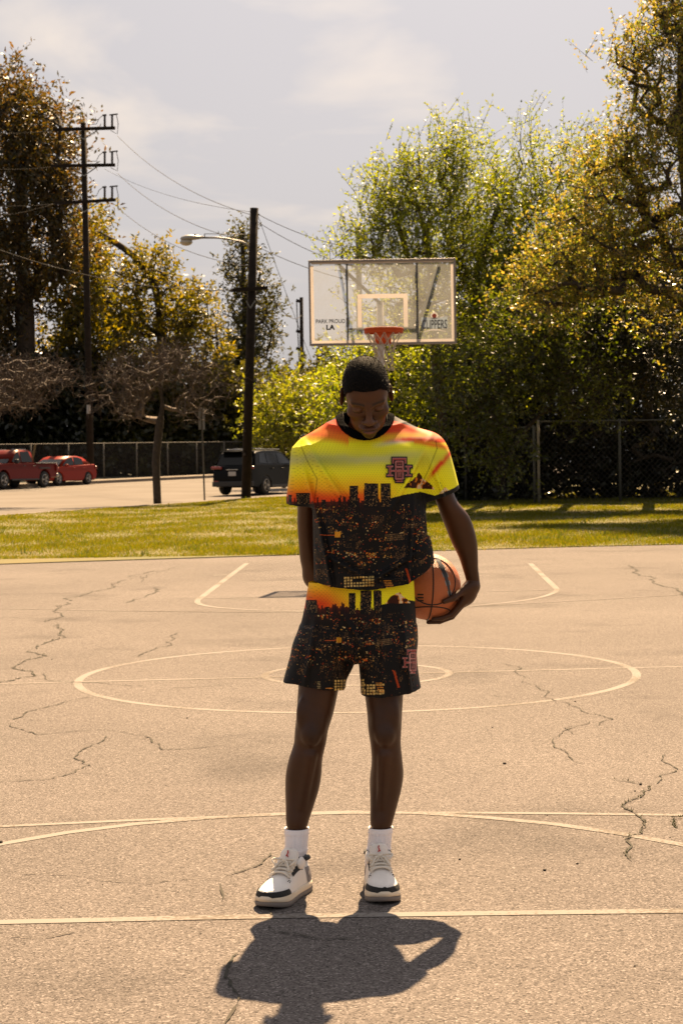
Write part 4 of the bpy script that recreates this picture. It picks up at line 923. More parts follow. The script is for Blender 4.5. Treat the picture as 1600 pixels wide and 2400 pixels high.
sedan = dict(cat='car', hw=.885, cx=0, len=4.5, belt=.9, wr=.32, wheels=(1.38, -1.28),
  body=[(-2.25, .5), (-2.22, .30), (-1.72, .22)] + arch(-1.28, .38, .28)[::-1] + [(-.85, .2), (.95, .2)] + arch(1.38, .38, .28)[::-1] + [(1.82, .22), (2.2, .26), (2.27, .45), (2.22, .66), (1.95, .78), (1.05, .94), (-1.5, 1.02), (-2.1, 1.03), (-2.26, .85)],
  house=[(-1.75, 1.0), (-1.05, 1.36), (-.55, 1.45), (.05, 1.45), (.42, 1.38), (1.25, .93)],
  side_windows=[[(-.1, 1.0), (.95, .97), (.35, 1.33), (-.1, 1.40)], [(-.95, 1.02), (-.17, 1.0), (-.17, 1.405), (-.6, 1.38), (-.95, 1.30)]],
  end_windows={'windscreen': (1.25, .93, .38, 1.39), 'rear_window': (-1.75, 1.0, -1.0, 1.37)},
  boxes=[('headlight', 'head', (2.08, .62, .70), (.25, .34, .14)), ('grille', 'trim', (2.25, 0, .56), (.04, .7, .09)), ('lower_grille', 'trim', (2.27, 0, .34), (.04, 1.0, .13)), ('fog_light', 'head', (2.22, .62, .36), (.05, .16, .09)),
         ('mirror', 'paint', (.78, .95, .98), (.13, .18, .13)), ('door_handle', 'paint', (.0, .885, .84), (.17, .03, .03)), ('door_handle', 'paint', (-.9, .885, .86), (.17, .03, .03)), ('tail_light', 'tail', (-2.18, .62, .86), (.14, .36, .16)), ('number_plate', 'plate', (2.29, 0, .46), (.02, .3, .12))])
truck = dict(cat='pickup truck', hw=.95, cx=0, len=5.4, belt=1.05, wr=.39, wheels=(1.75, -1.55),
  body=[(-2.70, .62), (-2.66, .52), (-2.02, .48)] + arch(-1.55, .47, .42)[::-1] + [(-1.05, .42), (1.25, .42)] + arch(1.75, .47, .42)[::-1] + [(2.24, .45), (2.62, .48), (2.7, .7), (2.66, 1.0), (2.45, 1.10), (1.30, 1.17), (-.82, 1.17), (-.86, 1.15), (-2.66, 1.15), (-2.71, 1.1)],
  house=[(-.80, 1.15), (-.70, 1.68), (-.45, 1.80), (.25, 1.80), (.55, 1.74), (1.30, 1.16)],
  side_windows=[[(.3, 1.22), (1.05, 1.22), (.52, 1.66), (.3, 1.70)], [(-.65, 1.22), (.22, 1.22), (.22, 1.715), (-.50, 1.70)]],
  end_windows={'windscreen': (1.30, 1.16, .5, 1.75), 'rear_window': (-.80, 1.16, -.64, 1.70)},
  boxes=[('tail_light', 'tail', (-2.68, .84, .95), (.1, .16, .34)), ('rear_bumper', 'chrome', (-2.76, 0, .58), (.18, 1.8, .2)), ('tailgate', 'paint', (-2.70, 0, .88), (.05, 1.5, .46)), ('running_board', 'trim', (.1, .93, .40), (2.2, .16, .07)), ('door_handle', 'trim', (.12, .95, 1.05), (.17, .03, .04)), ('door_handle', 'trim', (-.72, .95, 1.05), (.17, .03, .04)), ('mirror', 'trim', (.85, 1.03, 1.26), (.12, .2, .2)), ('fender_flare', 'trim', (-1.55, .95, .93), (.9, .05, .06)), ('bed_rail', 'trim', (-1.75, .9, 1.165), (1.8, .08, .04)), ('roof_rail', 'chrome', (0.0, .55, 1.82), (1.1, .05, .04))])
hd_away = math.atan2(rd[1], rd[0]); hd_to = hd_away + math.pi
c = G(596, 1142); Yc = 66.5; p = W(596, 1100, Yc); make_car('parked_suv', 'dark green sport utility car parked behind the street light pole', None, suv, carpaint('dark_car_paint', (.006, .007, .008)), (p[0], Yc + 1.2, float(terr(Yc))), hd_away)
p = W(138, 1100, 89); make_car('parked_saloon', 'red four door saloon parked by the far kerb', None, sedan, carpaint('red_car_paint', (.34, .03, .016)), (p[0], 89, float(terr(89)) + .01), hd_to)
p = W(18, 1100, 83); make_car('parked_pickup', 'dark red pickup truck cut off by the left edge of the frame', None, truck, carpaint('maroon_car_paint', (.21, .022, .014)), (p[0], 83.5, float(terr(83.5)) + .01), hd_to)

# ------------------------------------------------------------------ the person: signed-distance sculpting, polygonised by surface nets
YP = 5.8
ALB = 1.0
class Field:
    def __init__(s, lo, hi, h):
        s.lo = np.asarray(lo, float); s.h = h; s.n = np.ceil((np.asarray(hi, float) - s.lo) / h).astype(int) + 1
        s.ax = [s.lo[i] + h * np.arange(s.n[i]) for i in range(3)]; s.f = np.full(s.n, 0.25, np.float32)
    def sl(s, lo, hi):
        r = []
        for i in range(3):
            a = int(max(0, math.floor((lo[i] - s.lo[i]) / s.h))); b = int(min(s.n[i], math.ceil((hi[i] - s.lo[i]) / s.h) + 1)); r.append(slice(a, max(a + 1, b)))
        return tuple(r)
    def grid(s, q): return np.meshgrid(*[s.ax[i][q[i]].astype(np.float32) for i in range(3)], indexing='ij', sparse=True)
    def op(s, q, d, k, mode):
        a = s.f[q]
        if mode == 'sub':
            d = -d; h = np.clip(.5 - .5 * (a - d) / k, 0, 1) if k > 0 else None
            s.f[q] = (a * (1 - h) + d * h + k * h * (1 - h)) if k > 0 else np.maximum(a, d)
        else:
            if k > 0:
                h = np.clip(.5 + .5 * (a - d) / k, 0, 1); s.f[q] = a * (1 - h) + d * h - k * h * (1 - h)
            else: s.f[q] = np.minimum(a, d)
    def cap(s, a, b, ra, rb, k=.01, mode='add'):
        a = np.asarray(a, float); b = np.asarray(b, float); R = max(ra, rb) + k + .03
        q = s.sl(np.minimum(a, b) - R, np.maximum(a, b) + R); X, Y, Z = s.grid(q); ab = b - a; L = float(ab @ ab) + 1e-9
        t = np.clip(((X - a[0]) * ab[0] + (Y - a[1]) * ab[1] + (Z - a[2]) * ab[2]) / L, 0, 1)
        d = np.sqrt((X - a[0] - t * ab[0]) ** 2 + (Y - a[1] - t * ab[1]) ** 2 + (Z - a[2] - t * ab[2]) ** 2) - (ra + (rb - ra) * t)
        s.op(q, d, k, mode); return s
    def ell(s, c, r, k=.01, R=None, mode='add'):
        c = np.asarray(c, float); r = np.asarray(r, float); M_ = max(r) + k + .03; q = s.sl(c - M_, c + M_); X, Y, Z = s.grid(q)
        x, y, z = X - c[0], Y - c[1], Z - c[2]
        if R is not None:
            R = np.asarray(R); x, y, z = (R[0, 0] * x + R[1, 0] * y + R[2, 0] * z), (R[0, 1] * x + R[1, 1] * y + R[2, 1] * z), (R[0, 2] * x + R[1, 2] * y + R[2, 2] * z)
        k0 = np.sqrt((x / r[0]) ** 2 + (y / r[1]) ** 2 + (z / r[2]) ** 2); k1 = np.sqrt((x / r[0] ** 2) ** 2 + (y / r[1] ** 2) ** 2 + (z / r[2] ** 2) ** 2) + 1e-6
        s.op(q, k0 * (k0 - 1) / k1, k, mode); return s
    def loft(s, tab, k=.01, p=2.0, extra=None, z_ext=.0, mode='add'):
        """tab rows: z, cx, cy, a, b"""
        T = np.asarray(sorted(tab, key=lambda r: r[0]), float); z0, z1 = T[0, 0] - z_ext, T[-1, 0] + z_ext
        am = (T[:, 1] - T[:, 3]).min(), (T[:, 1] + T[:, 3]).max(); bm_ = (T[:, 2] - T[:, 4]).min(), (T[:, 2] + T[:, 4]).max(); m_ = k + .03
        q = s.sl((am[0] - m_, bm_[0] - m_, z0 - m_), (am[1] + m_, bm_[1] + m_, z1 + m_)); X, Y, Z = s.grid(q)
        zq = Z.ravel(); ip = lambda c: _smooth_interp(zq, T[:, 0], T[:, c]).reshape(1, 1, -1).astype(np.float32)
        cx, cy, a, b = ip(1), ip(2), ip(3), ip(4)
        x = np.abs(X - cx) / a; y = np.abs(Y - cy) / b
        nn_ = (x ** p + y ** p) ** (1.0 / p); g = np.sqrt((x / a) ** 2 + (y / b) ** 2) / np.maximum(nn_, 1e-4) + 1e-4
        d = (nn_ - 1) / g
        d = np.where(nn_ < .3, -np.minimum(a, b) * .7, d)
        if extra is not None: d = d + extra(X, Y, Z)
        e = np.maximum(z0 - Z, Z - z1); d = np.maximum(d, e)
        s.op(q, d.astype(np.float32), k, mode); return s
    def mesh(s):
        f = s.f; n = s.n; sg = f < 0
        c = [sg[i:n[0] - 1 + i, j:n[1] - 1 + j, k:n[2] - 1 + k] for i in (0, 1) for j in (0, 1) for k in (0, 1)]
        cnt = np.zeros(n - 1, np.int8)
        for q in c: cnt += q
        act = (cnt > 0) & (cnt < 8); I = np.argwhere(act); idx = np.full(n - 1, -1, np.int32); idx[act] = np.arange(len(I))
        co = np.array([(i, j, k) for i in (0, 1) for j in (0, 1) for k in (0, 1)])
        val = np.stack([f[I[:, 0] + o[0], I[:, 1] + o[1], I[:, 2] + o[2]] for o in co], 1)
        P = np.zeros((len(I), 3)); C = np.zeros((len(I), 1))
        for a in range(8):
            for b in range(a + 1, 8):
                if np.abs(co[a] - co[b]).sum() != 1: continue
                va, vb = val[:, a], val[:, b]; x = (va < 0) != (vb < 0); t = np.where(x, va / np.where(x, va - vb, 1), 0)[:, None]
                P += np.where(x[:, None], co[a] + t * (co[b] - co[a]), 0); C += x[:, None]
        V = s.lo + s.h * (I + P / np.maximum(C, 1)); Fs = []
        for ax in range(3):
            u, v = [(1, 2), (2, 0), (0, 1)][ax]
            s0 = [slice(1, n[i] - 1) for i in range(3)]; s0[ax] = slice(0, n[ax] - 1); s1 = list(s0); s1[ax] = slice(1, n[ax])
            A = sg[tuple(s0)]; B = sg[tuple(s1)]; ch = np.argwhere(A != B)
            base = ch.copy(); base[:, u] += 1; base[:, v] += 1      # grid index of edge start
            fl = A[tuple(ch.T)]
            def cell(du, dv):
                q = base.copy(); q[:, u] -= du; q[:, v] -= dv; return idx[tuple(q.T)]
            Q = np.stack([cell(1, 1), cell(0, 1), cell(0, 0), cell(1, 0)], 1); Q[~fl] = Q[~fl][:, ::-1]; Fs.append(Q)
        return V, np.concatenate(Fs)
def _smooth_interp(x, xs, ys):
    # monotone-ish cubic (finite-difference hermite)
    xs = np.asarray(xs); ys = np.asarray(ys); m_ = np.gradient(ys, xs); i = np.clip(np.searchsorted(xs, x) - 1, 0, len(xs) - 2)
    h = xs[i + 1] - xs[i]; t = np.clip((x - xs[i]) / h, 0, 1); t2 = t * t; t3 = t2 * t
    return (2 * t3 - 3 * t2 + 1) * ys[i] + (t3 - 2 * t2 + t) * h * m_[i] + (-2 * t3 + 3 * t2) * ys[i + 1] + (t3 - t2) * h * m_[i + 1]
def row(y, xl, xr, cy, b, ref=YP):
    """silhouette row in study pixels -> loft row"""
    pl = W(xl, y, cy); pr = W(xr, y, cy); return ((pl[2] + pr[2]) / 2, (pl[0] + pr[0]) / 2, cy, (pr[0] - pl[0]) / 2, b)
def relax(V, F, it=2, lam=.5):
    for _ in range(it):
        acc = np.zeros_like(V); c = np.zeros((len(V), 1))
        for a, b in ((0, 1), (1, 2), (2, 3), (3, 0)):
            np.add.at(acc, F[:, a], V[F[:, b]]); np.add.at(c, F[:, a], 1); np.add.at(acc, F[:, b], V[F[:, a]]); np.add.at(c, F[:, b], 1)
        V = V + lam * (acc / np.maximum(c, 1) - V)
    return V
def setcol(me, C):
    at = me.color_attributes.new('Col', 'FLOAT_COLOR', 'POINT'); d = np.ones((len(C), 4), np.float32); d[:, :3] = C; at.data.foreach_set('color', d.ravel())
def to_study(P):
    """front-on projection of garment points onto the print (fixed plane YP)"""
    P = np.asarray(P); d = P - CAM; d = d * (YP / d[:, 1:2]) * np.array([1, 1, 1]); w = d @ _F; u = d @ _R / w * FPX; v = d @ _U / w * FPX
    return (u + 800) / S, (1200 - v) / S

def refine(V, F, mask):
    """split the chosen quads in four (flat), so the print keeps its fine detail"""
    A = F[mask]; E = np.sort(np.stack([A, np.roll(A, -1, 1)], 2).reshape(-1, 2), 1); U, inv = np.unique(E, axis=0, return_inverse=True); inv = inv.reshape(-1, 4)
    n = len(V); mids = (V[U[:, 0]] + V[U[:, 1]]) / 2; cen = V[A].mean(1); m_ = inv + n; c = n + len(U) + np.arange(len(A))
    Q = np.concatenate([np.stack([A[:, i], m_[:, i], c, m_[:, (i - 1) % 4]], 1) for i in range(4)])
    return np.concatenate([V, mids, cen]), np.concatenate([F[~mask], Q])
def front_mask(V, F):
    q = V[F]; nn_ = np.cross(q[:, 2] - q[:, 0], q[:, 3] - q[:, 1]); nn_ /= (np.linalg.norm(nn_, axis=1, keepdims=True) + 1e-12)
    return nn_[:, 1] < .1

man = empty('person', (0.02, 5.75, 0)); tag(man, 'man in a printed mesh jersey and shorts, head bowed, holding a basketball at his hip', 'person')

# ---- body below the head
bf = Field((-.33, 5.45, .05), (.62, 6.25, 1.66), .005)
Lg = [row(1450, 700, 800, 5.82, .085), row(1520, 690, 790, 5.82, .08), row(1590, 684, 776, 5.81, .076), row(1640, 681, 765, 5.80, .068), row(1680, 677, 753, 5.79, .062), row(1705, 675, 749, 5.795, .056), row(1740, 664, 741, 5.80, .057), row(1780, 656, 738, 5.815, .062), row(1810, 655, 733, 5.82, .060), row(1850, 656, 721, 5.81, .05), row(1890, 657, 708, 5.795, .04), row(1920, 662, 701, 5.79, .030), row(1960, 664, 696, 5.78, .028)]
Rg_ = [row(1450, 818, 945, 5.82, .085), row(1520, 830, 935, 5.82, .08), row(1590, 837, 926, 5.81, .076), row(1640, 843, 923, 5.80, .068), row(1680, 846, 921, 5.79, .062), row(1705, 850, 920, 5.795, .056), row(1740, 853, 923, 5.80, .057), row(1780, 851, 926, 5.815, .062), row(1810, 850, 922, 5.82, .058), row(1850, 850, 912, 5.81, .05), row(1890, 850, 901, 5.795, .04), row(1920, 853, 893, 5.79, .030), row(1960, 853, 887, 5.78, .028)]
bf.loft(Lg, .01); bf.loft(Rg_, .01)
for (xk, sx_) in ((714, 1), (884, -1)):        # knee caps, shin edge, calves
    bf.ell(W(xk, 1690, 5.738), (.028, .020, .034), .016)
    bf.cap(W(xk - 1, 1735, 5.75), W(xk - 20 if sx_ > 0 else xk - 8, 1850, 5.772), .020, .014, .012)
    bf.ell(W(xk + (16 if sx_ > 0 else -10), 1655, 5.755), (.022, .022, .045), .016); bf.ell(W(xk - (18 if sx_ > 0 else -16), 1640, 5.755), (.022, .022, .05), .016)
    bf.ell(W(xk - (12 if sx_ > 0 else 8), 1790, 5.85), (.03, .03, .075), .03)
bf.loft([row(1330, 735, 930, 5.83, .10), row(1400, 720, 940, 5.83, .11), row(1470, 705, 945, 5.83, .10), row(1510, 715, 940, 5.82, .08)], .02)
bf.loft([row(1010, 735, 950, 5.84, .07), row(1060, 728, 955, 5.83, .10), row(1130, 735, 948, 5.83, .11), row(1220, 745, 940, 5.83, .10), row(1340, 735, 930, 5.83, .10)], .03)
bf.cap(W(842, 1010, 5.85), W(842, 930, 5.79), .058, .055, .03)              # neck
bf.cap(W(842, 1000, 5.86), W(735, 1035, 5.84), .045, .05, .03); bf.cap(W(842, 1000, 5.86), W(965, 1030, 5.84), .045, .05, .03)
# viewer's right arm, hanging out and down to the ball
bf.loft([row(1030, 955, 1002, 5.84, .05), row(1090, 975, 1032, 5.85, .052), row(1150, 1000, 1049, 5.86, .05), row(1185, 1012, 1076, 5.87, .046), row(1215, 1024, 1088, 5.89, .046), row(1245, 1036, 1095, 5.905, .043), row(1280, 1053, 1097, 5.93, .037), row(1310, 1063, 1098, 5.95, .028), row(1335, 1070, 1101, 5.96, .024), row(1348, 1072, 1101, 5.965, .022)], .012)
# viewer's left arm, going behind the back
bf.loft([row(1040, 680, 735, 5.85, .05), row(1100, 682, 732, 5.87, .052), row(1160, 683, 728, 5.89, .05), row(1210, 683, 727, 5.92, .046), row(1250, 686, 731, 5.95, .045), row(1290, 690, 738, 5.975, .044), row(1330, 702, 750, 5.99, .038), row(1350, 712, 760, 6.0, .035)], .012)
bf.cap(W(722, 1325, 5.99), W(800, 1380, 6.03), .038, .028, .02); bf.ell(W(815, 1390, 6.04), (.05, .022, .035), .02)
bV, bF = bf.mesh(); bV = relax(bV, bF, 1)

# ---- head
hs = .975
hf = Field((-.105, -.145, -.20), (.105, .13, .135), .0022)
hf.ell((0, .012, .035), (.074, .098, .083), .01).ell((0, -.045, .03), (.061, .050, .056), .03).ell((0, -.038, -.035), (.061, .052, .072), .03)
hf.ell((0, -.042, -.080), (.050, .045, .036), .025).ell((0, -.079, -.104), (.019, .016, .015), .018)
for s_ in (-1, 1):
    hf.ell((s_ * .046, -.062, -.026), (.022, .022, .018), .02); hf.cap((s_ * .046, -.078, .020), (s_ * .010, -.092, .014), .010, .010, .014)
    hf.ell((s_ * .033, -.101, -.006), (.019, .013, .013), .012, mode='sub'); hf.ell((s_ * .033, -.078, -.005), (.017, .0155, .0135), .004)
    hf.cap((s_ * .020, -.096, -.0125), (s_ * .034, -.0975, -.0155), .0013, .0013, .002, 'sub'); hf.cap((s_ * .034, -.0975, -.0155), (s_ * .047, -.090, -.0125), .0013, .0013, .002, 'sub')
    hf.ell((s_ * .081, .010, -.004), (.008, .020, .032), .006, np.array(Matrix.Rotation(s_ * .35, 3, 'Z')) @ np.array(Matrix.Rotation(-.2, 3, 'X')))
    hf.ell((s_ * .091, .004, .0), (.006, .011, .020), .004, np.array(Matrix.Rotation(s_ * .35, 3, 'Z')), 'sub')
    hf.ell((s_ * .016, -.102, -.044), (.0105, .0115, .0085), .006)
hf.cap((0, -.093, .010), (0, -.113, -.036), .0085, .0115, .012).ell((0, -.1155, -.041), (.0135, .012, .0105), .008)
for s_ in (-1, 1): hf.ell((s_ * .008, -.112, -.052), (.0045, .006, .003), .003, mode='sub')
hf.ell((0, -.090, -.075), (.032, .016, .020), .015)
hf.ell((-.009, -.1035, -.0695), (.015, .008, .0062), .005).ell((.009, -.1035, -.0695), (.015, .008, .0062), .005).ell((0, -.1025, -.0825), (.021, .0095, .0075), .005)
hf.cap((-.025, -.103, -.0762), (0, -.1125, -.0755), .0012, .0016, .003, 'sub').cap((0, -.1125, -.0755), (.025, -.103, -.0762), .0016, .0012, .003, 'sub')
hf.cap((0, .03, -.06), (0, .055, -.18), .058, .056, .03)                   # top of the neck
hV, hF = hf.mesh(); hV = relax(hV, hF, 1, .4)
Rh = np.array(Matrix.Rotation(-.045, 3, 'Y')) @ np.array(Matrix.Rotation(.56, 3, 'X')) @ np.array(Matrix.Rotation(.03, 3, 'Z'))
hc = W(841, 907, 5.72)
def head_w(P): return (np.asarray(P) * hs) @ Rh.T + hc
# skin tones on the head: brows, lash line, lips
SK = np.array([.052, .0195, .0072])
hC = np.tile(SK * 1.3, (len(hV), 1)); x, y, z = hV.T; fr_ = y < -.055
def blend(m_, c, a=1.0):
    m_ = np.clip(m_, 0, 1)[:, None] * a; hC[:] = hC * (1 - m_) + np.asarray(c) * m_
ax_ = np.abs(x)
blend(np.where(fr_, np.exp(-((z - (.0185 + .004 * np.sin((ax_ - .012) / .045 * 2.6))) / .0042) ** 2) * ((ax_ > .012) & (ax_ < .055)), 0), (.008, .006, .005), .9)
blend(np.where(fr_, np.exp(-((z + .0140 - .0025 * ((ax_ - .034) / .012) ** 2 * .5) / .0018) ** 2) * ((ax_ > .018) & (ax_ < .050)), 0), (.006, .004, .004), .95)
blend(np.where(fr_, np.exp(-((z + .003) / .006) ** 2) * np.exp(-((ax_ - .034) / .012) ** 2), 0), (.12, .058, .033), .6)
blend(np.where(fr_ & (y < -.09), np.exp(-((z + .083) / .007) ** 2) * np.exp(-(x / .017) ** 4), 0), (.135, .052, .040), .9)
blend(np.where(fr_ & (y < -.09), np.exp(-((z + .0695) / .005) ** 2) * np.exp(-(x / .019) ** 4), 0), (.075, .033, .026), .8)
blend(np.where(fr_, np.exp(-((z + .0757) / .0018) ** 2) * (ax_ < .025), 0), (.012, .006, .005), .9)
blend(np.where(fr_ & (y < -.1), np.exp(-((z + .034) / .02) ** 2) * np.exp(-(x / .012) ** 2), 0), (.125, .058, .032), .5)
blend(np.where(z < -.09, .5, 0) * np.exp(-((y + .07) / .05) ** 2), (.045, .024, .015), .5)

# ---- hand on the ball
B = W(981, 1347, 6.0); BR = .1135
hd_ = Field(B - [.06, .15, .17], B + [.24, .12, .10], .0026)
wr_ = W(1086, 1338, 5.962)
def onball(phi, yo, extra):
    r = math.sqrt(max(1e-4, (BR + extra) ** 2 - yo ** 2)); a = math.radians(phi); return B + np.array([math.cos(a) * r, yo, math.sin(a) * r])
knuck = []
for i, (yo, ph0, ph1, ph2, ph3, rr) in enumerate(((-.052, -27, -50, -67, -82, .0095), (-.022, -24, -52, -72, -90, .0098), (.010, -24, -50, -70, -87, .0094), (.040, -28, -50, -64, -76, .0085))):
    kp = onball(ph0, yo, rr + .012); p1 = onball(ph1, yo, rr + .009); p2 = onball(ph2, yo * 1.05, rr + .003); p3 = onball(ph3, yo * 1.1, rr - .001); knuck.append(kp)
    hd_.cap(wr_ + [0, (yo + .006) * .35, -.01], kp, .016, .0135, .012); hd_.cap(kp, p1, rr + .002, rr, .004); hd_.cap(p1, p2, rr, rr - .001, .003); hd_.cap(p2, p3, rr - .001, rr - .0025, .003)
hd_.ell((wr_ + knuck[1]) / 2 + [0, 0, 0], (.030, .036, .045), .015, np.array(Matrix.Rotation(.35, 3, 'Y')))
th0 = wr_ + [-.012, -.020, -.012]; th1 = onball(-6, -.066, .020); th2 = onball(-22, -.088, .012); th3 = onball(-42, -.100, .007)
hd_.cap(th0, th1, .017, .014, .012).cap(th1, th2, .0125, .0115, .004).cap(th2, th3, .0112, .0088, .003)
hd_.cap(W(1085, 1322, 5.956), wr_ + [0, 0, -.012], .021, .022, .01)
gV, gF = hd_.mesh(); gV = relax(gV, gF, 1, .4)

bodyV = np.concatenate([bV, head_w(hV), gV]); bodyF = np.concatenate([bF, hF + len(bV), gF + len(bV) + len(hV)])
rngp = np.random.default_rng(2)
gC = np.tile(SK * 1.05, (len(gV), 1)); dball = np.linalg.norm(gV - B, axis=1); gC = np.where((dball < BR + .006)[:, None], SK * 2.0 + np.array([.02, .01, .005]), gC)
bodyC = np.concatenate([np.tile(SK, (len(bV), 1)), hC, gC])
mot = np.zeros(len(bodyV)); rm = np.random.default_rng(77)      # uneven natural skin tone
for fq, am in ((9, .5), (22, .4), (55, .35), (120, .3)):
    for _ in range(4):
        kv = rm.normal(size=3) * fq; mot += am * np.sin(bodyV @ kv + rm.uniform(0, 6.3))
knee = sum(np.exp(-(((bodyV - W(xk, 1688, 5.735)) / np.array([.035, .04, .040])) ** 2).sum(1)) for xk in (714, 884))
bodyC = bodyC * (1 + .085 * mot)[:, None] * (1 - .30 * knee)[:, None]
me = np_mesh('body', bodyV, bodyF); setcol(me, np.clip(bodyC, .002, 1))
M_skin = attr_mat('skin', .42, .32, sss=.06, bump=.25, bscale=350)
body = link_mesh('body', me, M_skin, man, True)

# ---- hair: close-cropped cap with short curls
hr = Field((-.105, -.135, -.09), (.105, .135, .15), .0025)
hr.ell((0, .012, .038), (.0762, .1010, .0865), .01).ell((0, -.042, .038), (.0645, .0535, .0595), .03)
X, Y, Z = np.meshgrid(*hr.ax, indexing='ij', sparse=True)
line = .064 + np.clip(np.abs(X) - .045, 0, 1) * -.9 - np.clip(Y + .05, 0, .06) * 1.35 + .25 * np.maximum(0, -(Y + .05)) * 0
line = np.where(Y > -.012, .022 + 0 * X, line); line = np.where(Y > .04, -.028 + 0 * X, line); line = np.maximum(line, -.02)
cut = line - Z
hr.f = np.maximum(hr.f, (cut * .8).astype(np.float32))
nzf = .0012 * np.sin(X * 900 + 3 * np.sin(Y * 400)) * np.sin(Y * 850 + 2 * np.sin(Z * 500)) * np.sin(Z * 800)
hr.f = hr.f + nzf.astype(np.float32)
rV, rF = hr.mesh()
M_hair = mat('black_hair', (.0022, .0022, .0022), .8, spec=.1)
hair = link_mesh('hair', np_mesh('hair', head_w(rV), rF), M_hair, man, True)
q = rngp.integers(0, len(rV), 14000); q = q[rV[q][:, 2] > .02]; P = rV[q]; nn_ = P - np.array([0, .012, .03]); nn_ /= np.linalg.norm(nn_, axis=1, keepdims=True)
V, F = leaf_quads(P, nn_ + rngp.normal(size=P.shape) * .7, .0036, .0010, rngp)
tag(link_mesh('hair_curls', np_mesh('hair_curls', head_w(V), F), mat('hair_curl', (.022, .016, .012), .6, spec=.2), hair), kind='stuff')

# ------------------------------------------------------------------ printed garment design (study-pixel raster)
def hexc(r, g, b): return lin((r, g, b))
def fbm(w, h, rng, base=4, octs=5):
    out = np.zeros((h, w)); amp = 1.0
    for o in range(octs):
        g = rng.random((base * 2 ** o + 2, base * 2 ** o + 2)); yy = np.linspace(0, base * 2 ** o, h); xx = np.linspace(0, base * 2 ** o, w)
        yi = yy.astype(int); xi = xx.astype(int); fy = (yy - yi)[:, None]; fx = (xx - xi)[None, :]; fy = fy * fy * (3 - 2 * fy); fx = fx * fx * (3 - 2 * fx)
        out += amp * (g[yi][:, xi] * (1 - fy) * (1 - fx) + g[yi][:, xi + 1] * (1 - fy) * fx + g[yi + 1][:, xi] * fy * (1 - fx) + g[yi + 1][:, xi + 1] * fy * fx); amp *= .5
    return out / out.max()
PX0, PX1, PY0, PY1, PK = 640, 1070, 930, 1620, 2
def design(seed, cx, skyY, scl, top, hemY, slope, shorts=False):
    rng = np.random.default_rng(seed); w = (PX1 - PX0) * PK; h = (PY1 - PY0) * PK; yy, xx = np.mgrid[0:h, 0:w]; xs = PX0 + xx / PK; ys = PY0 + yy / PK
    yel = hexc(252, 248, 34); oliv = hexc(212, 214, 66); gry = hexc(185, 185, 165); ora = hexc(244, 128, 26); red = hexc(222, 72, 24); blk = np.array([.0042, .0046, .0060])
    n1 = fbm(w, h, rng, 3); n2 = fbm(w, h // 1, rng, 6)
    img = np.zeros((h, w, 3)) + yel
    def mixin(m_, c): 
        m_ = np.clip(m_, 0, 1)[..., None]; img[:] = img * (1 - m_) + np.asarray(c) * m_
    n3 = fbm(w, h, rng, 40, 3); f = (ys + 10 * (n1 - .5) - top) / max(1, (skyY - top)); ysr = ys; ys = ys + 26 * (n1 - .5) + 10 * (n2 - .5)
    if not shorts:
        mixin(np.exp(-((f - .42) / .13) ** 2) * (.35 + .9 * n1), oliv); mixin(np.exp(-((ys - 1058 - (xs - 840) * -.06 + 16 * (n2 - .5)) / 9) ** 2) * np.clip((1000 - xs) / 120, 0, 1) * .45, gry)
        mixin(np.exp(-((ys - 1020 + (xs - 900) * .12) / 6) ** 2) * np.clip((xs - 850) / 60, 0, 1), gry * 1.2); mixin(np.exp(-((ys - 1062) / 14) ** 2) * np.exp(-((xs - 750) / 60) ** 2) * .7, hexc(170, 178, 60))
        mixin(np.clip((.20 - f) / .16, 0, 1) * (.6 + .9 * n2), red); mixin(np.exp(-((ys - 1014 + (xs - 800) * .02 - 8 * n2) / 6) ** 2) * np.clip((xs - 872) / 50, 0, 1) * (.5 + n3), red)
        mixin(np.exp(-((ys - 1000 + (xs - 760) * -.25) / 12) ** 2) * (xs < 800) * .9, ora); mixin(np.exp(-((ys - (1075 + (1010 - xs) * 1.25) + 10 * n2) / 10) ** 2) * np.clip((xs - 975) / 20, 0, 1) * (.4 + n3), red)
        mixin(np.exp(-((ys - 1025 + (xs - 1000) * -.1) / 6) ** 2) * (xs > 950) * .9, ora)
        mixin(np.clip((968 + (xs - 905) * .34 - ysr) / 3, 0, 1) * (xs > 895) * (xs < 958), blk); mixin(np.clip((962 + (775 - xs) * .42 - ysr) / 3, 0, 1) * (xs < 780) * (xs > 715), blk * 2)
    f0 = -.55 if shorts else .60
    mixin(np.clip((f - f0) / ((1 - f0) * .93), 0, 1) * np.clip(((840 if shorts else 930) - xs) / 90, 0.05, 1) * (.7 + .5 * n1), ora); mixin(np.clip((f - (.35 if shorts else .84)) / (.5 if shorts else .14), 0, 1) * np.clip(((815 if shorts else 890) - xs) / 80, 0, 1), red)
    ys = ysr
    X0 = cx
    # skyline
    sky = skyY + (-slope) * (xs - cx); bl = np.repeat(np.cumsum(rng.normal(size=h)) * 0 + rng.random(h) ** 2.2, 7)[:w][None, :]; edge = sky + (n2 - .5) * 8 - 15 * bl * (.35 + .65 * (xs[:1] < X0 + 60)); city = ys > edge
    X = lambda v: cx + (v - 840) * scl
    def rect(x0, y0, x1, y1, c): 
        i0, i1 = [int(min(h, max(0, math.ceil((v - PY0) * PK)))) for v in (y0, y1)]; j0, j1 = [int(min(w, max(0, math.ceil((v - PX0) * PK)))) for v in (x0, x1)]; img[i0:i1, j0:j1] = c
    img[city] = blk; gl_ = city & True; g_ = np.exp(-(ys - edge) / 9.0)[..., None] * (np.clip((900 - xs) / 160, 0, 1) * (.3 + n3))[..., None]; img[city] += (g_ * hexc(150, 50, 10))[city] * .5
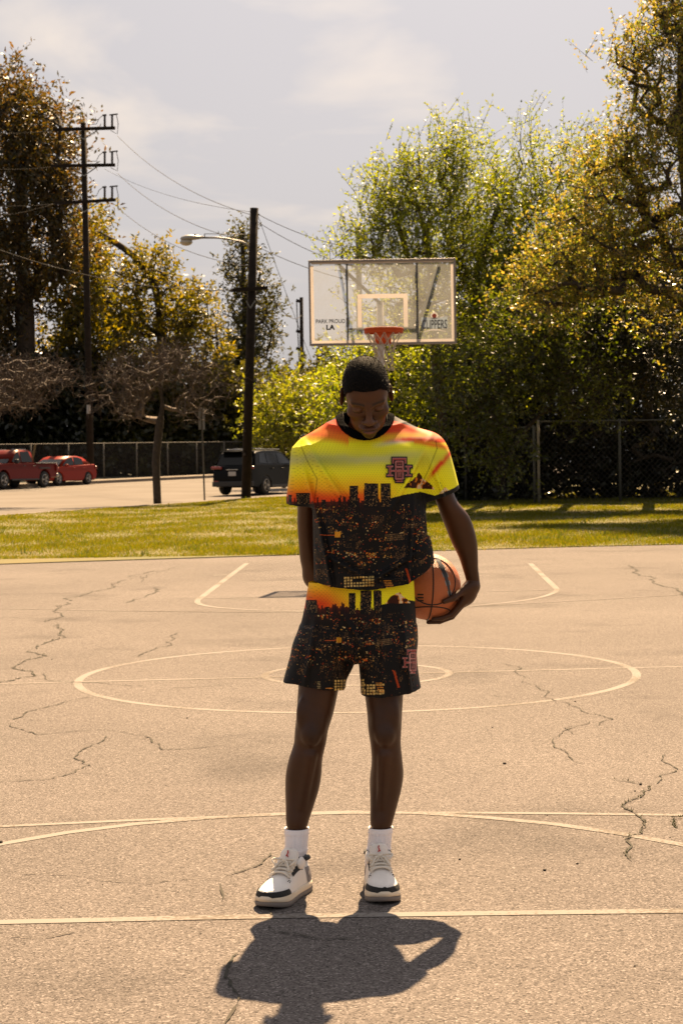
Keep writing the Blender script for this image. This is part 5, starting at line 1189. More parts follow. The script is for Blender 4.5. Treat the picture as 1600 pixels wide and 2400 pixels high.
    img[city] += (np.clip(fbm(w, h, rng, 10, 4) - .62, 0, 1)[..., None] * np.array([.03, .018, .010]))[city]
    hill = (xs > X(880)) & (ys > skyY - 26 + np.abs(xs - X(965)) * .22 + 6 * n2); img[hill & (ys > skyY - 34)] = blk
    # snow mountain
    mx, my, ms = (X(962), skyY - 62, 1.0) if not shorts else (914, 1358, .8)
    for (mx, my, ms) in ((mx, my, ms),) + (((1022, 1118, .9),) if not shorts else ()):
        mt_ = (ys > my + np.abs(xs - mx) * .85 + 14 * (n3 - .5)) & (ys < my + 32 * ms + 8 * (n2 - .5)); tx = .5 + 2.2 * (n3 - n3.mean()) - (ys - my) / (110 * ms)
        img[mt_] = np.where((tx[mt_] > .50)[:, None], hexc(235, 210, 165), np.where((tx[mt_] > .30)[:, None], hexc(212, 122, 26), hexc(60, 22, 8)))
    for (a, b, t_) in ((803, 822, 36), (836, 868, 42), (874, 897, 42), (662, 670, 16), (680, 712, 20), (738, 748, 4)):
        x0, x1 = X(a), X(b); rect(x0, skyY - t_, x1, skyY + 14, blk)
        for yv in np.arange(skyY - t_ + 3, skyY + 10, 3.0):
            for xv in np.arange(x0 + 1.5, x1 - 1, 2.5):
                if rng.random() < .38: rect(xv, yv, xv + 1.4, yv + 1.2, hexc(190, 150, 95) * rng.uniform(.3, 1))
    H = hemY - skyY
    warm = [hexc(240, 140, 40), hexc(225, 95, 25), hexc(245, 215, 150), hexc(200, 70, 25), hexc(235, 180, 80)]
    # faint building texture and points of light
    for _ in range(650):
        x0 = rng.uniform(PX0, PX1); y0 = skyY + 6 + rng.random() ** 1.2 * H; r = rng.choice([1, 1, 1.5, 2]); c = warm[rng.integers(5)] * rng.uniform(.2, 1) ** 2; rect(x0, y0, x0 + r, y0 + r, c)
    for _ in range(150):       # lit facades: rows of fine windows
        x0 = rng.uniform(PX0, PX1 - 20); y0 = skyY + rng.uniform(10, H * .8); bw = rng.uniform(8, 28); bh = rng.uniform(6, 22); c = hexc(200, 150, 95) * rng.uniform(.12, .6)
        for yv in np.arange(y0, y0 + bh, 3):
            for xv in np.arange(x0, x0 + bw, 2.5):
                if rng.random() < .5: rect(xv, yv, xv + 1.2, yv + 1, c * rng.uniform(.4, 1.3))
    for _ in range(80):       # glowing clusters
        gx_ = rng.uniform(PX0, PX1); gy_ = skyY + H * (.08 + .62 * rng.random()); 
        for _k in range(rng.integers(3, 9)):
            x0 = gx_ + rng.normal() * 7; y0 = gy_ + rng.normal() * 2.5; rect(x0, y0, x0 + rng.uniform(1, 3.5), y0 + rng.uniform(1, 2), warm[rng.integers(5)] * rng.uniform(.4, 1))
    def cluster(x, y, sw, sh, n_):
        for _k in range(n_):
            x0 = x + rng.normal() * sw; y0 = y + rng.normal() * sh; rect(x0, y0, x0 + rng.uniform(1, 4), y0 + rng.uniform(1, 2.4), warm[rng.integers(5)] * rng.uniform(.5, 1))
    cluster(X(850), skyY + H * .60, 7, 4, 22); cluster(X(790), skyY + H * .58, 16, 3, 24); cluster(X(880), skyY + H * .42, 14, 2, 10); cluster(X(735), skyY + H * .08, 9, 4, 14); cluster(X(1000), skyY + H * .2, 6, 12, 20)
    rect(X(768), skyY + H * .34, X(782), skyY + H * .40, hexc(215, 150, 40)); rect(X(735), skyY + H * .37, X(768), skyY + H * .378, hexc(200, 90, 30))
    for i in range(4):        # barred windows right of centre
        for j in range(14): rect(X(884 + j * 3.2), skyY + H * (.37 + .02 * i) - j * .3, X(886 + j * 3.2), skyY + H * (.375 + .02 * i) - j * .3 + 1, hexc(150, 120, 80) * .8)
    gx0, gy0 = (790, 1325) if not shorts else (768, 1562)
    for (gx0, gy0, nxg) in ((gx0, gy0, 10),) + (((842, 1572, 6), (806, 1572, 5)) if shorts else ()):
        for i in range(4):
            for j in range(nxg):
                if 2 < j < 6 and i in (1,) and rng.random() < .6: continue
                rect(gx0 + j * 7, gy0 + i * 6.5 - j * .25, gx0 + j * 7 + 4.6, gy0 + i * 6.5 - j * .25 + 4.2, hexc(235, 200, 120) * rng.uniform(.55, 1))
    for i in range(5): rect(X(880 + i * 2), hemY - 24 + i * 5, X(898 + i * 2), hemY - 22 + i * 5, hexc(225, 150, 60) * .8)
    for i in range(24): rect(X(930) + i * .45, hemY - 52 + i * 1.6, X(930) + i * .45 + 5, hemY - 50 + i * 1.6, hexc(170, 62, 20))
    for i in range(4): rect(X(712), hemY - 26 + i * 4.5, X(722), hemY - 24.6 + i * 4.5, hexc(190, 170, 120) * .8)
    rect(X(736), hemY - 12, X(758), hemY - 10, hexc(230, 150, 60))
    if not shorts:      # stitched armhole seams
        for pts in (((690, 1022), (706, 1060), (728, 1100), (722, 1150)), ((1000, 1012), (1003, 1030), (985, 1075), (966, 1115))):
            for (xa, ya), (xb, yb) in zip(pts[:-1], pts[1:]):
                L_ = math.hypot(xb - xa, yb - ya); t_ = np.clip(((xs - xa) * (xb - xa) + (ys - ya) * (yb - ya)) / L_ ** 2, 0, 1); dd = np.hypot(xs - xa - t_ * (xb - xa), ys - ya - t_ * (yb - ya)); img *= (1 - .55 * np.exp(-(dd / 1.3) ** 2))[..., None]
    return img
def sample(img, P):
    sx, sy = to_study(P); i = np.clip(((sy - PY0) * PK).astype(int), 0, img.shape[0] - 1); j = np.clip(((sx - PX0) * PK).astype(int), 0, img.shape[1] - 1)
    return img[i, j]
def folds(seed, amp, n=14, fx=(8, 26), fz=(2, 12)):
    rng = np.random.default_rng(seed); w = [(rng.uniform(*fx) * rng.choice([-1, 1]), rng.uniform(6, 20) * rng.choice([-1, 1]), rng.uniform(*fz) * rng.choice([-1, 1]), rng.uniform(0, 6.3)) for _ in range(n)]
    def f(X, Y, Z):
        a = 0
        for kx, ky, kz, ph in w: a = a + np.sin(kx * X + ky * Y + kz * Z + ph + .6 * np.sin(kz * 1.7 * X + kx * .4 * Z))
        return (amp / math.sqrt(n)) * a
    return f
# ---- jersey
jf = Field((-.27, 5.52, .74), (.46, 6.10, 1.62), .004)
fo = folds(5, .0135)
jt = [row(985, 765, 915, 5.845, .080), row(1012, 722, 962, 5.835, .098), row(1040, 706, 980, 5.825, .115), row(1075, 708, 972, 5.82, .128), row(1110, 712, 966, 5.82, .135), row(1160, 718, 968, 5.82, .135), row(1220, 718, 977, 5.82, .135), row(1280, 712, 987, 5.825, .14), row(1330, 706, 994, 5.83, .145), row(1372, 703, 996, 5.83, .15)]
jf.loft(jt, .02, 2.5)
jf.cap(W(800, 990, 5.84), W(716, 1044, 5.84), .055, .066, .035).cap(W(885, 985, 5.84), W(972, 1042, 5.84), .055, .066, .035)
jf.loft([row(1030, 672, 742, 5.85, .075), row(1060, 664, 742, 5.855, .082), row(1100, 660, 730, 5.86, .088), row(1140, 657, 724, 5.875, .09), row(1175, 657, 721, 5.885, .092)], .03, 2.2)
a0 = W(972, 1042, 5.845); a1 = W(1013, 1148, 5.87)
for i in range(9):
    f = i / 8; c_ = a0 + (a1 - a0) * f; jf.ell(c_, (.064 - .006 * f, .078 + .006 * f, .062), .03, np.array(Matrix.Rotation(-.25, 3, 'Y')))
X, Y, Z = np.meshgrid(*[a.astype(np.float32) for a in jf.ax], indexing='ij', sparse=True)
zr = (1.45 - Z) / .6; jf.f = jf.f + (fo(X, Y, Z) * np.clip(.25 + zr, .25, 1.0)).astype(np.float32)
# drape: soft pulls from each shoulder and a belly swell, a pocket of cloth at the viewer's-right flank
xz, zz_ = W(800, 1130, YP)[0], W(800, 1130, YP)[2]
for (sx_, sy_, ang, ln, am, wd) in ((735, 1065, -58, .16, .010, .020), (962, 1060, -120, .16, .010, .020), (700, 1085, -75, .12, .008, .015), (1000, 1080, -70, .12, .008, .014), (950, 1190, -95, .22, .010, .018), (735, 1210, -80, .22, .009, .018), (930, 1290, -150, .16, .010, .018), (760, 1280, -30, .16, .009, .018), (850, 1325, -5, .12, .007, .014)):
    c_ = W(sx_, sy_, 5.70); ca, sa = math.cos(math.radians(ang)), math.sin(math.radians(ang)); u = (X - c_[0]) * ca + (Z - c_[2]) * sa; v = -(X - c_[0]) * sa + (Z - c_[2]) * ca
    jf.f -= (2.0 * am * np.exp(-(v / (wd * .62)) ** 2) * np.exp(-((u - ln / 2) / (ln * .7)) ** 2) * (1 - 1.5 * np.exp(-((v - wd * .7) / (wd * .5)) ** 2)) * np.clip((5.84 - Y) / .05, 0, 1)).astype(np.float32)
sh = np.maximum(jf.f, -(jf.f + .0085))
# hems
hx = [W(x, y, YP - .1) for x, y in ((640, 1330), (705, 1336), (760, 1349), (850, 1357), (935, 1343), (975, 1318), (997, 1298), (1060, 1280))]
hz = np.interp(X.ravel(), [p[0] for p in hx], [p[2] for p in hx]).reshape(-1, 1, 1); hz = hz + .06 * np.clip((Y - 5.75) / .25, 0, 1) * 0
sl_l = W(690, 1163, 5.8); sl_r = W(1008, 1140, 5.84)
xm = W(716, 1160, YP)[0]; zs = W(700, 1166, YP)[2]
cut = hz - Z
cutL = (sl_l[2] - .012 * 0 + .10 * (X - sl_l[0]) * -1 + .05 * (Y - 5.8)) - Z; cutL = np.where(X < xm, cutL, -1.0)
nr = nrm([.34, .10, -1.0]); cutR = (X - sl_r[0]) * nr[0] + (Y - sl_r[1]) * nr[1] + (Z - sl_r[2]) * nr[2]
xr_ = W(970, 1130, YP)[0]; cutR = np.where((X > xr_ + .012) & (Z > W(970, 1230, YP)[2]), cutR, -1.0)
# neck opening: an ellipse seen from the front, through the front wall only
def neck_e(sx_, sy_, rx, ry): return np.sqrt(((sx_ - 838) / rx) ** 2 + (np.where(sy_ > 950, sy_ - 950, (950 - sy_) * .35) / ry) ** 2)
gx3, gz3 = np.meshgrid(jf.ax[0], jf.ax[2], indexing='ij'); psx, psy = to_study(np.stack([gx3.ravel(), np.full(gx3.size, YP), gz3.ravel()], 1))
ne = ((1 - neck_e(psx, psy, 55, 45)) * .07).reshape(gx3.shape[0], 1, gx3.shape[1])
cutN = np.minimum(ne, (5.852 - Y))
sh = np.maximum.reduce([sh, (cut + 0 * Y).astype(np.float32), cutL.astype(np.float32), cutR.astype(np.float32), (cutN + 0 * Z).astype(np.float32)])
jf.f = sh; jV, jF = jf.mesh(); jV = relax(jV, jF, 1, .35); jV, jF = refine(jV, jF, front_mask(jV, jF))
D1 = design(9, 840, 1152, 1.0, 985, 1357, .0)
jC = sample(D1, jV)
sx, sy = to_study(jV)
hemband = ((sx < 722) & (sy > 1158)) | ((sx > 966) & (sy < 1180) & (((jV - sl_r) @ nr) > -.015))
jC = np.where(hemband[:, None], np.array([.010, .010, .011]), jC)
me = np_mesh('jersey', jV, jF); setcol(me, jC)
M_jersey = attr_mat('printed_mesh_knit', .6, .2, .02, dots=.28, dscale=.0088, trans=.10)
jersey = link_mesh('jersey', me, M_jersey, man, True)
# collar band: a thick ribbed strip following the cloth round the neck
M_collar = mat('collar_rib', (.0035, .0035, .004), .95, spec=.03, bump=.5, bscale=300)
csx, csy = to_study(jV); ce = neck_e(csx, csy, 68.5, 62.5); inb = (ce < 1.0) | ((jV[:, 1] > 5.84) & (np.abs(csx - 838) < 62) & (csy < 1000))
fm = inb[jF].all(1); use = np.unique(jF[fm]); remap = np.full(len(jV), -1); remap[use] = np.arange(len(use)); cF = remap[jF[fm]]
q_ = jV[jF]; fn = np.cross(q_[:, 2] - q_[:, 0], q_[:, 3] - q_[:, 1]); vn = np.zeros_like(jV)
for i_ in range(4): np.add.at(vn, jF[:, i_], fn)
vn /= (np.linalg.norm(vn, axis=1, keepdims=True) + 1e-12)
cV = jV[use] + vn[use] * (.0035 * np.clip((1.0 - ce[use]) / .04, .15, 1))[:, None]
collar = link_mesh('collar', np_mesh('collar', cV, cF), M_collar, jersey, True)
# ---- shorts
sf = Field((-.28, 5.55, .53), (.36, 6.10, 1.0), .004)
sf.loft([row(1300, 716, 945, 5.83, .105), row(1340, 708, 950, 5.83, .115), row(1390, 700, 953, 5.83, .12), row(1440, 690, 957, 5.83, .12), row(1490, 680, 960, 5.82, .115), row(1515, 690, 950, 5.82, .095)], .02, 2.4)
sf.loft([row(1440, 692, 812, 5.83, .115), row(1490, 679, 817, 5.82, .118), row(1530, 670, 814, 5.82, .12), row(1570, 661, 809, 5.82, .122), row(1610, 653, 805, 5.82, .124)], .015, 2.3)
sf.loft([row(1440, 822, 957, 5.83, .115), row(1490, 821, 961, 5.82, .118), row(1530, 823, 966, 5.82, .12), row(1570, 825, 975, 5.82, .122), row(1610, 826, 984, 5.82, .124)], .015, 2.3)
X, Y, Z = np.meshgrid(*[a_.astype(np.float32) for a_ in sf.ax], indexing='ij', sparse=True)
fs_ = folds(8, .0120, 12, (14, 34), (2, 10)); sf.f = sf.f + (fs_(X, Y, Z) * np.clip((.92 - Z) / .25, .15, 1)).astype(np.float32)
for (sx_, sy_, ang, ln, am, wd) in ((800, 1430, -60, .16, .009, .014), (845, 1430, -110, .16, .009, .014), (770, 1440, -85, .2, .010, .014), (880, 1450, -92, .2, .010, .014), (720, 1450, -100, .18, .009, .015), (930, 1460, -85, .18, .009, .014), (818, 1400, -90, .12, .008, .01)):
    c_ = W(sx_, sy_, 5.70); ca, sa = math.cos(math.radians(ang)), math.sin(math.radians(ang)); u = (X - c_[0]) * ca + (Z - c_[2]) * sa; v = -(X - c_[0]) * sa + (Z - c_[2]) * ca
    sf.f -= (1.7 * am * np.exp(-(v / (wd * .7)) ** 2) * np.exp(-((u - ln / 2) / (ln * .6)) ** 2) * np.clip((5.84 - Y) / .05, 0, 1)).astype(np.float32)
sh = np.maximum(sf.f, -(sf.f + .008))
xm = W(816, 1590, YP)[0]
hL = np.interp(X.ravel(), [W(x, 1, YP)[0] for x in (650, 720, 778, 815)], [W(720, y, YP)[2] for y in (1565, 1579, 1586, 1589)]).reshape(-1, 1, 1)
hR = np.interp(X.ravel(), [W(x, 1, YP)[0] for x in (815, 850, 910, 985)], [W(900, y, YP)[2] for y in (1593, 1593, 1588, 1573)]).reshape(-1, 1, 1)
cut = np.where(X < xm, hL, hR) - Z
sh = np.maximum.reduce([sh, (cut + 0 * Y).astype(np.float32), (Z - W(830, 1318, YP)[2] + 0 * X + 0 * Y).astype(np.float32)]); sf.f = sh
pV, pF = sf.mesh(); pV = relax(pV, pF, 1, .35); pV, pF = refine(pV, pF, front_mask(pV, pF))
D2 = design(10, 830, 1398, .8, 1330, 1592, .0, True)
me = np_mesh('shorts', pV, pF); setcol(me, sample(D2, pV)); shorts = link_mesh('shorts', me, M_jersey, man, True)

# ---- emblems: overlapping block letters stitched on
T_j = BVHTree.FromPolygons(jV.tolist(), jF.tolist()); T_s = BVHTree.FromPolygons(pV.tolist(), pF.tolist())
def emblem(parent, bvh, conv, strokes, name):
    mats = (mat('patch_black', (.010, .009, .010), .8), mat('patch_pink', (.50, .22, .20), .7), mat('patch_red', (.30, .035, .03), .7))
    for lv, (gr, off) in enumerate(((8, .0035), (-.8, .0055), (-4.2, .0070))):
        mb = MB()
        for si, (x0, y0, x1, y1) in enumerate(strokes):
            if False: continue
            for (xa, ya, xb, yb) in [(x0 - gr, y0 - gr, x1 + gr, y1 + gr)]:
                nx_, ny_ = max(2, int((xb - xa) / 7) + 1), max(2, int((yb - ya) / 7) + 1); V = []
                if lv == 2:   # a thin light outline: frame only
                    pass
                for i in range(ny_):
                    for j in range(nx_):
                        X_, Y_ = conv(xa + (xb - xa) * j / (nx_ - 1), ya + (yb - ya) * i / (ny_ - 1)); d = ray(X_, Y_); hit = bvh.ray_cast(Vector(CAM), Vector(nrm(d)))
                        p_ = np.array(hit[0]) if hit[0] is not None and hit[0][1] < 5.82 else np.full(3, np.nan)
                        V.append(p_ - nrm(d) * (off + .0002 * si))
                V = np.array(V); bad = np.isnan(V[:, 0]); Fq = [(i * nx_ + j, i * nx_ + j + 1, (i + 1) * nx_ + j + 1, (i + 1) * nx_ + j) for i in range(ny_ - 1) for j in range(nx_ - 1)]
                V[bad] = V[~bad][0] if (~bad).any() else 0; mb.add(V, [q_ for q_ in Fq if not any(bad[v_] for v_ in q_)])
        tag(mb.build(name, mats[lv], parent, False), kind='stuff')
strk = [(868, 792, 962, 812), (868, 792, 882, 832), (948, 792, 962, 832), (902, 792, 914, 955), (918, 792, 930, 955), (893, 943, 940, 958), (845, 850, 860, 918), (832, 846, 874, 858), (832, 906, 874, 918), (968, 850, 983, 918), (956, 846, 1000, 858), (956, 906, 1000, 918), (846, 875, 984, 889), (886, 818, 898, 938), (934, 818, 946, 938), (890, 812, 942, 824), (890, 930, 942, 942), (890, 850, 942, 860)]
emblem(jersey, T_j, lambda x, y: ((620 + x / 2.904) / S, (800 + y / 2.904) / S), strk, 'emblem')
emblem(shorts, T_s, lambda x, y: ((640 + (986 + (x - 916) * .88) / 3.015) / S, (1300 + (755 + (y - 875) * 1.03) / 3.015) / S), [s_ for s_ in strk], 'emblem')

# ---- socks
M_sock = mat('white_sock', (.88, .82, .82), .9, bump=.3, bscale=200)
def sock(rows_):
    T = np.asarray(sorted(rows_, key=lambda r: r[0])); zs_ = np.linspace(T[0, 0], T[-1, 0], 44); rings = []; n = 120; a = np.arange(n) * 2 * math.pi / n
    for z in zs_:
        cx_, cy_, ra, rb = [float(_smooth_interp(np.array([z]), T[:, 0], T[:, i])[0]) for i in (1, 2, 3, 4)]; f = (z - zs_[0]) / (zs_[-1] - zs_[0])
        wr = .0028 * math.exp(-((f - .42) / .05) ** 2) + .0025 * math.exp(-((f - .62) / .03) ** 2) - .0015 * math.exp(-((f - .52) / .04) ** 2) + (.002 if f > .9 else 0)
        rib = .0011 * np.sign(np.cos(a * 30)) * (f < .93)
        rings.append(np.stack([cx_ + np.cos(a) * (ra + .004 + wr + rib), cy_ + np.sin(a) * (rb + .004 + wr + rib), np.full(n, z)], 1))
    inner = np.stack([np.mean(rings[-1][:, 0]) + (rings[-1][:, 0] - np.mean(rings[-1][:, 0])) * .93, np.mean(rings[-1][:, 1]) + (rings[-1][:, 1] - np.mean(rings[-1][:, 1])) * .93, rings[-1][:, 2] - .004], 1); rings.append(inner)
    return MB().loft(rings, cap=False).build('sock', M_sock, man, True)
sock([row(1901, 657, 706, 5.795, .0395), row(1930, 658, 704, 5.775, .0375), row(1960, 657, 702, 5.762, .038), row(1990, 655, 703, 5.75, .042), row(2030, 650, 700, 5.735, .045)])
sock([row(1899, 850, 898, 5.795, .0395), row(1930, 848, 895, 5.78, .0375), row(1955, 845, 893, 5.77, .038), row(1985, 842, 893, 5.762, .042), row(2030, 840, 894, 5.75, .045)])

# ---- shoes
M_lea = mat('white_leather', (.84, .79, .74), .5, noise=.06, nscale=20, bump=.15, bscale=150); M_mid = mat('cream_midsole', (.74, .64, .50), .6); M_out = mat('grey_outsole', (.19, .165, .15), .8)
M_blk = mat('black_suede', (.012, .014, .016), .75, bump=.4, bscale=250); M_greyp2 = mat('grey_panel', (.30, .27, .27), .7, noise=.5, nscale=90); M_lace = mat('lace', (.74, .67, .57), .85); M_tongue = mat('tongue', (.6, .55, .5), .6); M_redm = mat('red_mark', (.45, .02, .02), .6)
st_ = np.array([0, .04, .10, .18, .26, .34, .42, .5, .58, .66, .74, .82, .90, .96, 1.0])
wL = np.array([.020, .029, .035, .038, .0385, .038, .0385, .040, .043, .0460, .0480, .0475, .041, .029, .010])
hT = np.array([.085, .098, .102, .104, .108, .116, .112, .103, .093, .083, .075, .070, .066, .062, .058])
SL = .305; wL = wL * 1.08; Z0 = .030
def up(t, ang, off=0.0):
    w = float(_smooth_interp(np.array([t]), st_, wL)[0]) ; h = float(_smooth_interp(np.array([t]), st_, hT)[0]); c_, s_ = math.cos(ang), math.sin(ang)
    return np.array([math.copysign(abs(c_) ** .75, c_) * (w + off), -(t - .28) * SL - (off if t > .97 else 0), Z0 - .006 + (h - Z0 + .006 + off) * (max(0, s_) ** .8)])
def shoe(label, ankle, yaw, mirror):
    R = np.array(Matrix.Rotation(yaw, 3, 'Z')) @ np.diag([mirror, 1, 1])
    def put(P): return np.asarray(P, float) @ R.T + ankle
    def bld(mb, nm, mt_, par, sm=True):
        mb.v = [put(v) for v in mb.v]; return mb.build(nm, mt_, par, sm)
    ts = np.linspace(0.0, 1.0, 49); angs = np.linspace(0, math.pi, 29)
    sh_ = bld(MB().loft([[up(t, a) for a in angs] for t in ts], cap=False, closed_ring=False), 'shoe', M_lea, man)
    # sole: outline rings
    ol = [(float(_smooth_interp(np.array([t]), st_, wL)[0]) * 1.03 + .001, -(t - .28) * SL - (.006 if t > .98 else 0) + (.006 if t < .02 else 0)) for t in np.linspace(0, 1, 40)]
    outl = [(w, y) for w, y in ol] + [(-w, y) for w, y in ol[::-1]]; rock = lambda y: .012 * max(0, (-y - .13) / .09) ** 2
    def layer(z0, z1, g0, g1, nm, mt_):
        mb = MB(); rg = []
        for z, g in ((z0, g0), (z0 + (z1 - z0) * .2, g0 + .002), (z0 + (z1 - z0) * .8, g1 + .002), (z1, g1)): rg.append([(math.copysign(abs(x) + g, x), y + (-g if y < -.1 else (g if y > .06 else 0)), z + rock(y) * (1 if z < .02 else .6)) for x, y in outl])
        return bld(mb.loft(rg), nm, mt_, sh_)
    layer(.0, .016, .0, .001, 'outsole', M_out); layer(.0162, .036, .001, -.001, 'midsole', M_mid)
    def strip(t0, t1, z0, z1, off, nm, mt_, sides=(0, 1), n=24):      # band round the upper between two heights
        pts = []
        for t in np.linspace(t0, t1, n): pts.append((t, 0))
        for t in np.linspace(t1, t0, n): pts.append((t, 1))
        rg = []
        for k_, (t, sd) in enumerate(pts):
            e = min(k_, len(pts) - 1 - k_) / 3.0; zz1 = z0 + (z1 - z0) * min(1, .4 + e); rr = []
            for z in np.linspace(z0, zz1, 5):
                h = float(_smooth_interp(np.array([t]), st_, hT)[0]); s_ = min(1, max(0, (z - Z0 + .006) / (h - Z0 + .006))) ** (1 / .8); a_ = math.asin(s_); q_ = up(t, a_ if sd == 0 else math.pi - a_, off); rr.append(q_)
            rg.append(rr)
        return bld(MB().loft(rg, cap=False, closed_ring=False), nm, mt_, sh_)
    strip(.74, 1.0, .036, .053, .0035, 'toe_guard', M_blk); strip(.62, 1.0, .028, .037, .0045, 'foxing', M_mid)
    def patch(t0, t1, a0, a1, off, nm, mt_, skew=0.0, nt=10, na=6):
        for sd in (0, 1):
            rg = []
            for t in np.linspace(t0, t1, nt):
                f = (t - t0) / (t1 - t0); rg.append([up(t, (x if sd == 0 else math.pi - x), off) for x in np.linspace(a0 + skew * f, a1 + skew * f * .3, na)])
            bld(MB().loft(rg, cap=False, closed_ring=False), nm, mt_, sh_)
    patch(.30, .56, .62, .98, .0022, 'side_panel', M_blk, .12); patch(.01, .22, .1, .75, .0022, 'heel_panel', M_greyp2); patch(.26, .60, .98, 1.12, .0036, 'eyestay', M_lea)
    patch(.27, .33, .98, 1.16, .006, 'lace_lock', M_blk)
    # tongue throat (dark) and lace rows
    rg = [[up(t, x, .0012) for x in np.linspace(1.12, math.pi - 1.12, 8)] for t in np.linspace(.30, .64, 12)]; bld(MB().loft(rg, cap=False, closed_ring=False), 'throat', M_tongue, sh_)
    for i, t in enumerate(np.linspace(.36, .63, 6)):
        for dlt in (.022, -.022):
            mb = MB(); mb.tube([up(t - dlt * (1 - 2 * k_ / 10), .98 + (math.pi - 1.96) * k_ / 10, .006 + .003 * math.sin(k_ / 10 * math.pi)) for k_ in range(11)], .0034, 6); bld(mb, 'lace', M_lace, sh_)
    for t, a_ in ((.635, .92), (.66, .88), (.685, .92), (.65, .78), (.675, .76)):
        for sd in (0, 1):
            mb = MB(); mb.sphere(up(t, a_ if sd == 0 else math.pi - a_, .001), .0017, 8, 6); bld(mb, 'vent_hole', M_blk, sh_)
    # collar lining round the ankle, tongue standing up
    mb = MB(); mb.tube([np.array([math.cos(x) * .037, math.sin(x) * .058 + .022, .104 + .010 * math.cos(x) ** 2 + (.012 if math.sin(x) < 0 else .0) * -math.sin(x)]) for x in np.linspace(0, 2 * math.pi, 33)[:-1]], .0085, 8, closed=True); bld(mb, 'collar', M_blk, sh_)
    for sd in (-1, 1):
        mb = MB(); mb.sphere((sd * .034, -.012, .106), (.010, .030, .020), 12, 8); bld(mb, 'collar_padding', M_lea, sh_)
    rg = []
    for f in np.linspace(0, 1, 9):
        yb = -.052 + .028 * f - .006 * f * f; zb = .100 + .056 * f; hwid = .027 + .004 * math.sin(f * math.pi) - (.010 * max(0, (f - .75) / .25) ** 2)
        rg.append([(x * hwid, yb + .010 * abs(x) ** 2 - .004 * s_, zb - .004 * x * x) for s_, x in [(1, v) for v in np.linspace(-1, 1, 9)] + [(-1, v) for v in np.linspace(1, -1, 9)]])
    tg = bld(MB().loft(rg), 'tongue', M_lea, sh_)
    mb = MB(); mb.tube([(.0, -.0395, .150), (.002, -.0425, .144), (-.001, -.0455, .137), (.003, -.0475, .131)], .0022, 6); mb.tube([(-.004, -.0470, .133), (-.001, -.0455, .137)], .0018, 5); bld(mb, 'logo', M_redm, sh_)
    # bow: two loops and two loose ends
    for sd in (-1, 1):
        lp = [(0, -.062, .126)] + [(sd * (.010 + .030 * math.sin(x) ** .8 if x < math.pi else .01), -.064 - .014 * (1 - math.cos(x)) * .6, .126 + .010 * math.sin(x) - .022 * (x / math.pi)) for x in np.linspace(.1, math.pi - .1, 10)] + [(0, -.068, .122)]
        mb = MB(); mb.tube(lp, .0036, 6); bld(mb, 'lace_loop', M_lace, sh_)
        mb = MB(); mb.tube([(0, -.066, .124), (sd * .014, -.078, .120), (sd * .024, -.092, .106), (sd * .030, -.104, .098)], .0034, 6); bld(mb, 'lace_end', M_lace, sh_)
    mb = MB(); mb.sphere((0, -.066, .124), (.009, .008, .007), 10, 7); bld(mb, 'lace_knot', M_lace, sh_)
    return sh_
gl = G(680, 2040); gr_ = G(868, 2036)
shoe('', np.array([W(676, 2000, 5.745)[0] - .002, 5.675, 0.0]), -.38, 1); shoe('', np.array([W(868, 2000, 5.75)[0], 5.73, 0.0]), .07, -1)

# ---- thin neck chain
mb = MB(); pl = [W(x, y, Yv) for x, y, Yv in ((787, 945, 5.76), (789, 965, 5.725), (791, 985, 5.71))]; mb.tube(pl, .0007, 5)
mb.tube([W(x, y, Yv) for x, y, Yv in ((888, 950, 5.755), (888, 965, 5.72), (887, 980, 5.71))], .0007, 5); mb.build('necklace', M_wire, man, True)

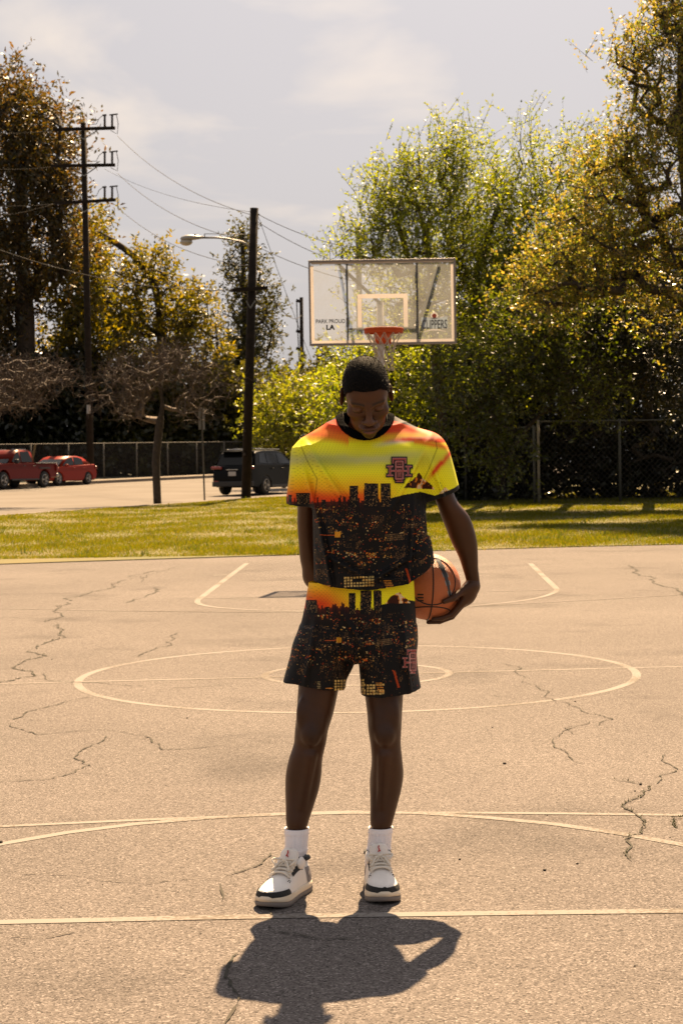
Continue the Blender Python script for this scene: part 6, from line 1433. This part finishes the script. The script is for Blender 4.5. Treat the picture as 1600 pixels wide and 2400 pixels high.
# ------------------------------------------------------------------ basketball
ball = empty('basketball', B); tag(ball, 'orange basketball held against the man\'s hip by his hand', 'basketball')
M_ball = mat('orange_pebbled_rubber', (.52, .15, .05), .5, noise=.12, nscale=6, bump=.5, bscale=420)
MB().sphere(B, BR, 64, 40).build('shell', M_ball, ball, True)
M_seam = mat('black_seam', (.02, .014, .012), .7)
ang_b = np.array(Matrix.Rotation(math.radians(8), 3, 'Z')) @ np.array(Matrix.Rotation(math.radians(-16), 3, 'X')) @ np.array(Matrix.Rotation(math.radians(3), 3, 'Y'))
def seam(fn, n=97):
    P = np.array([fn(t) for t in np.linspace(0, 2 * math.pi, n)[:-1]]); P = P / np.linalg.norm(P, axis=1, keepdims=True) * (BR + .0001)
    MB().tube(P @ ang_b.T + B, .0024, 6, closed=True).build('seam', M_seam, ball, True)
seam(lambda t: (0, math.cos(t), math.sin(t))); seam(lambda t: (math.cos(t), math.sin(t), -1.15))
seam(lambda t: (math.cos(t) * .72, -.72 - .0 * math.sin(t), math.sin(t) * .72)); seam(lambda t: (math.cos(t) * .72, .72, math.sin(t) * .72))
# curved tick mark on the ball
M_swoosh = mat('dark_tick', (.03, .035, .04), .4); M_sw2 = mat('silver_tick_edge', (.34, .32, .29), .35, .4)
def onb(x, y, off):
    d = ray(x, y); o = CAM - B; b_ = float(d @ o); c_ = float(o @ o) - (BR + off) ** 2; a_ = float(d @ d); disc = max(0, b_ * b_ - a_ * c_); return CAM + d * ((-b_ - math.sqrt(disc)) / a_)
def tick(wid, off, nm, mt_):
    cl_ = [(1002, 1276), (1006, 1286), (1014, 1302), (1022, 1320), (1028, 1340), (1032, 1362), (1034, 1378)]; w_ = [1.5, 3.4, 4.0, 3.8, 3.0, 2.0, .6]; rg = []
    for (x, y), w in zip(cl_, w_): rg.append([onb(x - 1.1 * (w + wid), y + .25 * w, off), onb(x, y, off), onb(x + 1.1 * (w + wid), y - .25 * w, off)])
    MB().loft(rg, cap=False, closed_ring=False).build(nm, mt_, ball, True)
tick(1.8, .0008, 'tick_outline', M_sw2); tick(0, .0016, 'tick', M_swoosh)
for i in range(3):
    mb = MB(); rg = [[onb(x, 1366 + i * 7 - 2.0, .001), onb(x, 1366 + i * 7 + 1.4, .001)] for x in np.linspace(958, 972, 4)]; mb.loft(rg, cap=False, closed_ring=False).build('lettering', M_seam, ball)
